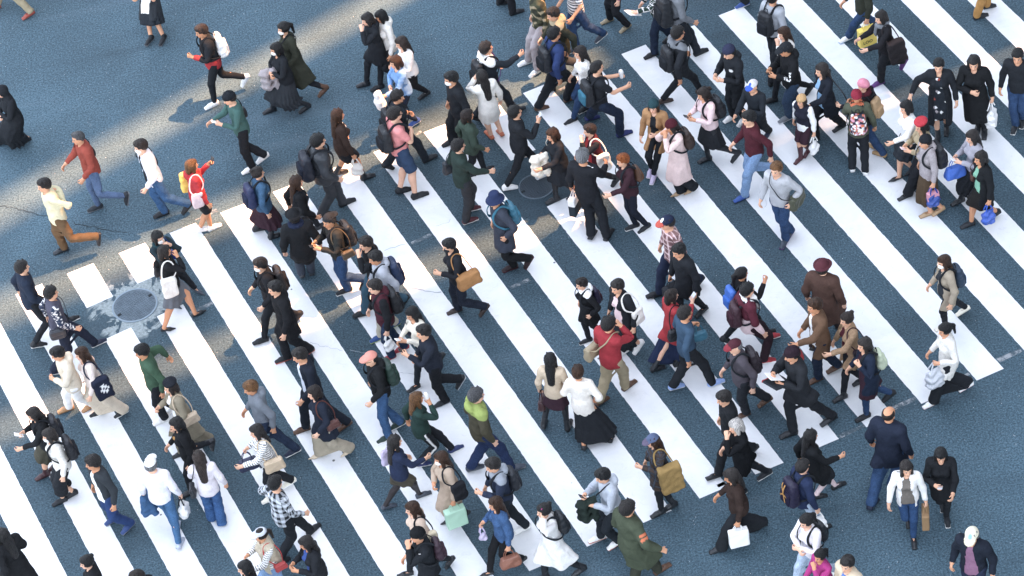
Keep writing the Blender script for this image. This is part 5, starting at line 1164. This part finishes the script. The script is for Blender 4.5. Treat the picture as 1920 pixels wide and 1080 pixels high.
P('long white coat and hair bun', 'phone at the ear, black boots', 1019, 957, L_, 'f', 'long:#dcd8d4', 'slim:black', 'boot:black', 'bun', F=[(1016, 1086), (1084, 1070, .06)], arms='er d', bags=['bp/black//.9', 'ph/magenta/L/1/bright pink'], h=1.64)
P('shaggy dark brown jacket and black flares', 'long black hair hiding the face', 1370, 892, 195, 'f', 'jacket:#3a2a24~fleece', 'flare:black', 'boot:black', 'long', F=[(1346, 1030), (1422, 986, .06)], arms='hold d', hp=26, bags=['pb/white/L'], h=1.68)
P('black coat and silver hair', 'black sneakers with white stripes', 1379, 799, L_, 'f', 'coat:#14161a~fleece', 'slim:black', 'sneak:black,white', 'bob:silver', F=[(1386, 925), (1432, 890, .08)], arms='ck d', hp=16, h=1.66)
P('black leather jacket above the silver hair', 'short black hair, looking down', 1356, 746, L_, 'm', 'jacket:#191c21', 'straight:black', 'flat:black', 'short', hp=24, arms='n n')
P('black coat and long black hair at the lower bar ends', 'knee skirt', 1521, 818, R_, 'f', 'coat:#14171b', 'knee:black', 'flat:black', 'vlong', F=[(1572, 910), (1538, 930)], arms='d fr', legs='lpink')
P('navy jacket and pale jeans', 'boy with gold ribboned pack', 1506, 874, 30, 'm', 'jacket:#1c2c4e', 'straight:pjean', 'sneak:black', 'short', F=[(1545, 992), (1515, 1012)], arms='n hold', h=1.62, bags=['bp/#1e1836,#1a1530,must//1.1/dark purple ribboned', 'pl/white/R/1.1'])
P('navy overcoat and bald head', 'jeans, walking away at the lower right', 1667, 775, 55, 'm', 'coat:#1a2438', 'straight:#24466e~denim', 'sneak:navy', 'bald:soft', F=[(1676, 905), (1638, 945)], arms='n n', w=1.12, h=1.78)
P('white blazer over a taupe sweater', 'jeans, facing the camera', 1700, 878, 272, 'f', 'blazerO:#e6e2dc|sweater:#6f665c', 'slim:#1e4470~denim', 'flat:black', 'long', F=[(1713, 1016), (1704, 975, .10)], arms='hold d', hp=12, yaw=15, bags=['pb/kraft/L/.95/brown'])
P('long black puffer coat', 'looking at a phone in the lower right', 1764, 854, 275, 'f', 'coat:#15181d', 'slim:black', 'sneak:black,white', 'long', F=[(1775, 976), (1768, 945, .10)], arms='fr ph', hp=28, bags=['ph/pale/R'])
P('navy jacket and cream cap', 'pink shirt, lower right corner', 1822, 1005, 250, 'm', 'jacketO:#151d2c|shirt:#8a5a78', 'straight:navy', 'sneak:black', 'short:grey', hat='cap:#d8cfb0,#cfc4a0,sky', hp=22, arms='n n', w=1.1)
P('white sweatshirt and black ponytail', 'light jeans, black pack straps', 1511, 977, 215, 'f', 'sweater:#e4dde2', 'straight:pjean', 'sneak:white', 'pony', arms='ch ch', hp=20, bags=['bp/black//.9'], h=1.62)
P('bright magenta jacket', 'girl with black ponytail at the bottom edge', 1537, 1042, 220, 'f', 'jacket:magenta', 'slim:black', 'sneak:white', 'pony', arms='ck d', h=1.45)
P('beige jacket over a blue collar', 'short black hair at the bottom edge', 1588, 1057, 215, 'm', 'jacketO:beige|shirt:#4a78c8', 'straight:khaki', 'flat:brown', 'short', arms='n n', yaw=20)
# left half
P('denim jacket and plum skirt', 'hair tied up, black boots', 484, 324, R_, 'f', 'jacket:#2f5a7c~denim', 'midi:plum', 'boot:black', 'bun', F=[(516, 442), (488, 430)], legs='black', bags=['bp/#1c2a52,navy//1.05/navy'])
P('black jacket and long chestnut hair', 'striding right behind the brimmed hat', 557, 343, R_, 'f', 'jacket:#15171b', 'slim:black', 'boot:black', 'vlong:brown', F=[(603, 424), (556, 446)], bags=['sb/black/R'], h=1.64)
P('black coat and black brimmed hat', 'seen from behind, navy scarf', 551, 404, 100, 'm', 'coat:#16191d', 'straight:slate', 'flat:dgrey', 'short', F=[(583, 505), (566, 512)], hat='fedora:#14161a', sm=['scarf:navy'], arms='n n', w=1.08)
P('dark olive jacket and black cap', 'jeans with a patterned pouch, black sneakers', 616, 413, L_, 'm', 'jacket:#2b2a26', 'straight:#22466f~denim', 'sneak:black,white', 'short', F=[(646, 547), (680, 530, .16)], hat='capback:black', arms='ph ph', hp=14, yaw=20, bags=['bp/black', 'ph/black/L', 'sb/mot,#5a4a34,black/L/.8/patterned brown'], h=1.74)
P('black jacket and white mask', 'dark pack, left of the long dark coat', 487, 496, L_, 'm', 'jacket:#1b1c21', 'slim:black', 'sneak:black', 'short', sm=['mask'], arms='+.3 d', hp=12, bags=['bp/#1d1a1b'])
P('long black quilted coat', 'multicoloured sneakers, thick black hair', 515, 540, L_, 'm', 'coat:#15161a', 'straight:#191a1f', 'sneak:black,#c04a2a', 'short:black', F=[(532, 674), (574, 660, .05)], arms='d d', h=1.74)
P('navy suit and white shirt', 'brown leather shoes', 561, 666, L_, 'm', 'blazerO:#18202e|shirt:#cfd6e4', 'straight:#18202c', 'flat:brown', 'short', F=[(567, 806), (644, 797, .06)], hp=20, h=1.76)
P('long navy tunic and beige wide trousers', 'beige heels, brown bag strap', 588, 736, L_, 'f', 'coat:#1b2334', 'wide:#a2957c', 'heel:beige', 'bob:soft', F=[(594, 856), (650, 846, .07)], arms='d d', bags=['sb/#5a2c22/L/.9/brown'])
P('grey hooded sweatshirt and sandy hair', 'navy jeans and navy sneakers', 469, 727, L_, 'm', 'jacketH:#6b737d', 'straight:#1c2c44~denim', 'sneak:navy,white', 'short:lbrown', F=[(502, 868), (548, 847, .05)], arms='d d', hp=22)
P('white and black striped sweater', 'red cuffs, long wavy dark hair', 480, 808, L_, 'f', 'sweater:thin,white,ink', 'straight:black', 'sneak:cream,white', 'wavy', F=[(505, 935), (540, 905, .08)], arms='fr bag', bags=['sb/#c9ad86/L/1.25/cream', 'hb/#1c2448/R/1/dark navy'], hp=10)
P('black and white plaid shirt', 'black trousers, walking away right', 517, 905, 40, 'm', 'shirt:plaid,#22262c,#c6cdd6', 'straight:black', 'sneak:black', 'short', F=[(588, 993), (530, 1052)], arms='out d', h=1.74)
P('beige fleece vest over striped sleeves', 'white sun visor, red pouch', 488, 1002, L_, 'f', 'sweater:thin,white,black|vest:#c2b294~fleece', 'straight:ljean', 'sneak:white', 'pony:soft', hat='visor:#b8bcc4', arms='fr ph', bags=['sb/#b82a26/L/.8/red'], hp=12)
P('dark hair with a ball bun at the bottom left', 'only the head shows', 162, 1054, L_, 'f', 'jacket:#1a1c20', 'slim:black', 'boot:black', 'bun')
P('black jacket at the bottom edge', 'long black hair, blue lanyard', 573, 1018, L_, 'f', 'jacket:front,#1b1e24,#2a4f9a', 'slim:black', 'boot:black', 'long', arms='ph ph', hp=20, bags=['tt/#1b1d22/R/1/black'])
P('black hair showing at the bottom edge', 'next to the striped sleeves', 458, 1064, 200, 'f', 'jacket:#17191d', 'slim:black', 'boot:black', 'bob')
P('dark brown hair just inside the bottom edge', 'lowest head on the left', 256, 1083, 200, 'm', 'jacket:#1a1c20', 'slim:black', 'boot:black', 'short:soft')
P('black coat and black knit hat', 'hand at the mouth, dark red pack', 782, 1003, L_, 'm', 'coat:#171b21|shirt:white', 'slim:black', 'sneak:black', 'short', hat='beanie:#15171a', arms='ck d', hp=16, bags=['bp/#3a2430//.85/dark red'])
P('peach cardigan and brown hair', 'cream tote with black handles', 772, 953, L_, 'f', 'jacket:#d2b49a', 'slim:black', 'flat:black', 'long:brown', arms='bag d', bags=['tt/#d9c7a0,black/L/1/cream'])
P('beige trench coat and white mask', 'long brown hair, black ankle boots', 826, 859, L_, 'f', 'long:#b49a80', 'slim:black', 'heel:black', 'long:brown', F=[(842, 978), (868, 966, .08)], sm=['mask'], arms='hold ch', bags=['pb/mint/L/1.1', 'tt/#1a1c22/L/1/black'])
P('navy sweater and olive mini skirt', 'long black hair, black tights', 741, 828, R_, 'f', 'sweater:#1c2a48', 'mini:#4a4436', 'flat:slate', 'vlong', F=[(793, 926), (731, 950)], legs='#2a2224', arms='d fr', bags=['tt/lilac/L/.85'])
P('grey hood over a dark blue jacket', 'white sneakers, black hair', 923, 872, L_, 'm', 'jacketH:yoke,#26324a,#8b929c,1.38', 'straight:ink', 'sneak:white,white', 'short', F=[(945, 1012), (979, 991, .04)], arms='ph d', hp=24, bags=['bp/#22262e//.9/charcoal'])
P('denim jacket and long light brown hair', 'black leggings and heels, brown clutch', 928, 944, L_, 'f', 'jacket:#2c5482~denim', 'slim:#141519', 'heel:black', 'vlong:brown', F=[(912, 1078), (974, 1052, .06)], arms='hold bag', bags=['hb/#8a5036/L/1/brown', 'pl/lilac/R/.6/lilac'])
P('olive brown jacket with a lime collar', 'grey hair, navy jeans', 894, 741, R_, 'm', 'jacketH:yoke,#443f2c,#8b9c34,1.33|shirt:white', 'straight:#1c2f54~denim', 'sneak:slate,grey', 'short:salt', F=[(966, 877), (892, 878)], arms='n n', h=1.78, w=1.06)
P('dark green jacket and striped track pants', 'light brown hair, holding a drink cup', 782, 747, R_, 'f', 'jacket:#1e3b34', 'track:side,black,white', 'sneak:#2a3a6e,white', 'long:lbrown', F=[(855, 842), (795, 870)], arms='d ck', bags=['cup/white/R'])
P('salmon cap and black hooded jacket', 'glasses, blue jeans', 694, 672, L_, 'm', 'jacketH:#15171a', 'straight:#2a5480~denim', 'sneak:#233a33,white', 'buzz', F=[(722, 822), (744, 797, .05)], hat='cap:#d8806c', sm=['glasses:black'], arms='+.35 n', bags=['bp/#1f3a30,dgreen//1/dark green'], hp=10)
P('dark slate jacket and black trousers', 'raising a phone, one foot kicked back', 793, 622, L_, 'm', 'jacket:#1b2230', 'straight:#14171d', 'sneak:black,lgrey', 'short', F=[(828, 756), (858, 716, .22)], arms='ph2 d', hp=8, h=1.74, bags=['ph/black/L'])
P('cream blouse and long black hair', 'white phone in hand', 772, 588, 215, 'f', 'blouse:cream', 'slim:ink', 'flat:black', 'long', arms='ph d', hp=22, bags=['sb/#1b2442/R/1.3/navy', 'ph/white/L'])
P('maroon sweater with black sleeves', 'jeans and red sneakers', 702, 537, L_, 'm', 'jacketH:slv,#4a1826,#16181d', 'straight:#1f3552~denim', 'sneak:#b01e34,white', 'short', F=[(728, 672), (752, 655, .03)], arms='hold d', hp=14, bags=['bp/#1b1d22', 'pl/white/L/.8'])
P('pale grey hooded top and beige trousers', 'blue and yellow sneakers', 703, 483, L_, 'm', 'jacketH:#a4a8b2', 'straight:#b7ac96', 'sneak:#1c4a8a,lime', 'short', F=[(708, 634), (735, 610, .05)], hp=18, bags=['bp/#1c3054,navy//1.05/navy'])
P('black top and teal jeans', 'half hidden by a pale grey hood', 685, 456, L_, 'm', 'jacket:#17191e', 'straight:#2c5468', 'sneak:black', 'short', arms='ck d', hp=16)
P('black jacket with a tan duffel bag', 'mask under the chin, brown shoes', 841, 460, L_, 'f', 'jacket:#1b1d23', 'straight:#1a2230~denim', 'flat:dbrown', 'short', F=[(853, 583), (903, 580, .17)], arms='ph d', hp=16, sm=['mask:black'], bags=['df/#a8702a/L/1/tan'], h=1.68)
P('navy bucket hat and slate coat', 'glasses, dark red shoes', 927, 374, L_, 'm', 'coat:#343a48', 'straight:#14161a', 'sneak:#2a1418,maroon', 'short', F=[(957, 503), (986, 490, .20)], hat='bucket:#1d2c52', sm=['glasses:black', 'scarf:pale'][:1], arms='pk pk', bags=['bp/teal//.95'])
P('dark teal scarf and white mask', 'hands raised, behind the white tote', 297, 445, 335, 'f', 'jacket:#1c3038', 'slim:black', 'heel:slate', 'bob', F=[(330, 572), (372, 548)], sm=['mask', 'scarf:dteal'], arms='ck ck', bags=['sb/#1d3f9c/L/1/blue'])
P('black top and grey knee skirt', 'bare legs, black strap heels', 309, 471, R_, 'f', 'jacket:#17181c', 'knee:#62676e', 'heel:black', 'bob', F=[(373, 588), (316, 618)], arms='d ck', bags=['tt/ivory/R/1.1', 'sb/black/L/1.2'], legs=None)
P('navy jacket and black trousers at the left edge', 'black sneakers with white soles', 42, 501, R_, 'm', 'jacket:#1d2a3e', 'slim:black', 'sneak:black,white', 'short', F=[(134, 600), (74, 647)], arms='d d', h=1.72)
P('grey jacket with patterned sleeves and yellow collar', 'navy trousers', 96, 549, R_, 'm', 'jacket:mot,#4b4a5c,#20324a', 'straight:#182236', 'sneak:navy,white', 'short', F=[(185, 643), (110, 697)], arms='d d', bags=['xb/#2c3038/R/1/dark grey'], sm=['scarf:must'][:0])
P('cream jacket and white trousers', 'tan boots, head bowed', 107, 663, L_, 'm', 'jacketH:#d8c8ac', 'straight:white', 'boot:#a8763c', 'short', F=[(124, 768), (166, 764)], arms='ch d', hp=26)
P('pale pink blouse and wide cream trousers', 'long brown hair, black sneakers', 152, 663, L_, 'f', 'blouse:#e3cfc2', 'wide:#d0bda2', 'sneak:black,white', 'vlong:brown', F=[(183, 776), (226, 774, .04)], arms='d d', bags=['tt/mark,#1a2238,white/L/1.25/navy white printed'])
P('green jacket and black curly hair', 'black trousers, white sneakers', 265, 659, L_, 'm', 'jacket:#37583f', 'straight:black', 'sneak:white,white', 'curly', F=[(302, 788), (322, 768, .05)], arms='d -.8', hp=14)
P('khaki trench coat and black beret', 'dark bob, paper roll in hand', 319, 725, L_, 'f', 'longO:#8c8066|blouse:white', 'wide:#7a705a', 'flat:black', 'bob:soft', F=[(338, 852), (385, 828, .05)], hat='beret:#1c2028', arms='d ph', bags=['sb/#c2a988/L/1.1/beige'])
P('black jacket with a yellow chest print', 'black trousers, foot kicked back', 330, 795, L_, 'f', 'jacket:badge,#14161a,must,0.03', 'slim:black', 'boot:black', 'bob', F=[(352, 925), (400, 824, .34)], arms='n d', hp=16)
P('lilac white sweater and blue jeans', 'very long dark hair, seen from behind', 373, 857, 95, 'f', 'sweater:#d9d0d6', 'flare:#27568c~denim', 'flat:pale', 'vlong:soft', F=[(398, 965), (415, 975)], arms='ph n', bags=['sb/black/L/.9', 'ph/black/L'], still=True)
P('white cap and white sweater', 'jeans, pale shoes, seen from behind', 283, 869, 78, 'm', 'sweater:#e2e0e8', 'slim:#2f618e~denim', 'flat:#aeb8cc', 'short:grey', F=[(333, 990), (338, 1018)], hat='cap:white', arms='hold hold', h=1.66, w=1.08, bags=['jk/#2c5a86~/L/1/denim' if False else 'jk/#2c5a86/L/1/blue denim', 'pl/white,black/R/1/white and black'])
P('charcoal blazer over a white t shirt', 'navy trousers and blue shoes', 173, 867, 215, 'm', 'blazerO:#2c3238|shirt:white', 'straight:#1b3a6e', 'sneak:#1d3f78,grey', 'curly', F=[(212, 975), (238, 988, .05)], arms='n d', hp=8, yaw=-20, h=1.72)
P('fluffy white jacket and white mask', 'black bob, cropped black trousers', 91, 816, L_, 'f', 'jacket:ivory~fleece', 'crop:black', 'sneak:black', 'bob', F=[(112, 940), (132, 930)], sm=['mask'], arms='n n', bags=['bp/#1b1d24//1/black'])
P('black cape coat with one palm held out', 'olive skirt, maroon boots', 62, 776, L_, 'f', 'jacket:#17191d', 'knee:#3f3c2e', 'boot:#3f1c22', 'long', F=[(80, 892), (104, 876)], arms='fr ph', hp=24, bags=['bp/#20222a//.95/black', 'ph/white/R'])
P('long black coat in the bottom left corner', 'long black hair', 4, 1003, 150, 'f', 'long:#14161a', 'slim:black', 'boot:black', 'vlong', w=1.1)
P('black trousers at the top edge', 'stepping in beside the camouflage jacket', 930, -118, 20, 'm', 'jacket:black', 'straight:#1b1d22', 'sneak:black', 'short', F=[(968, 22), (945, 6)])
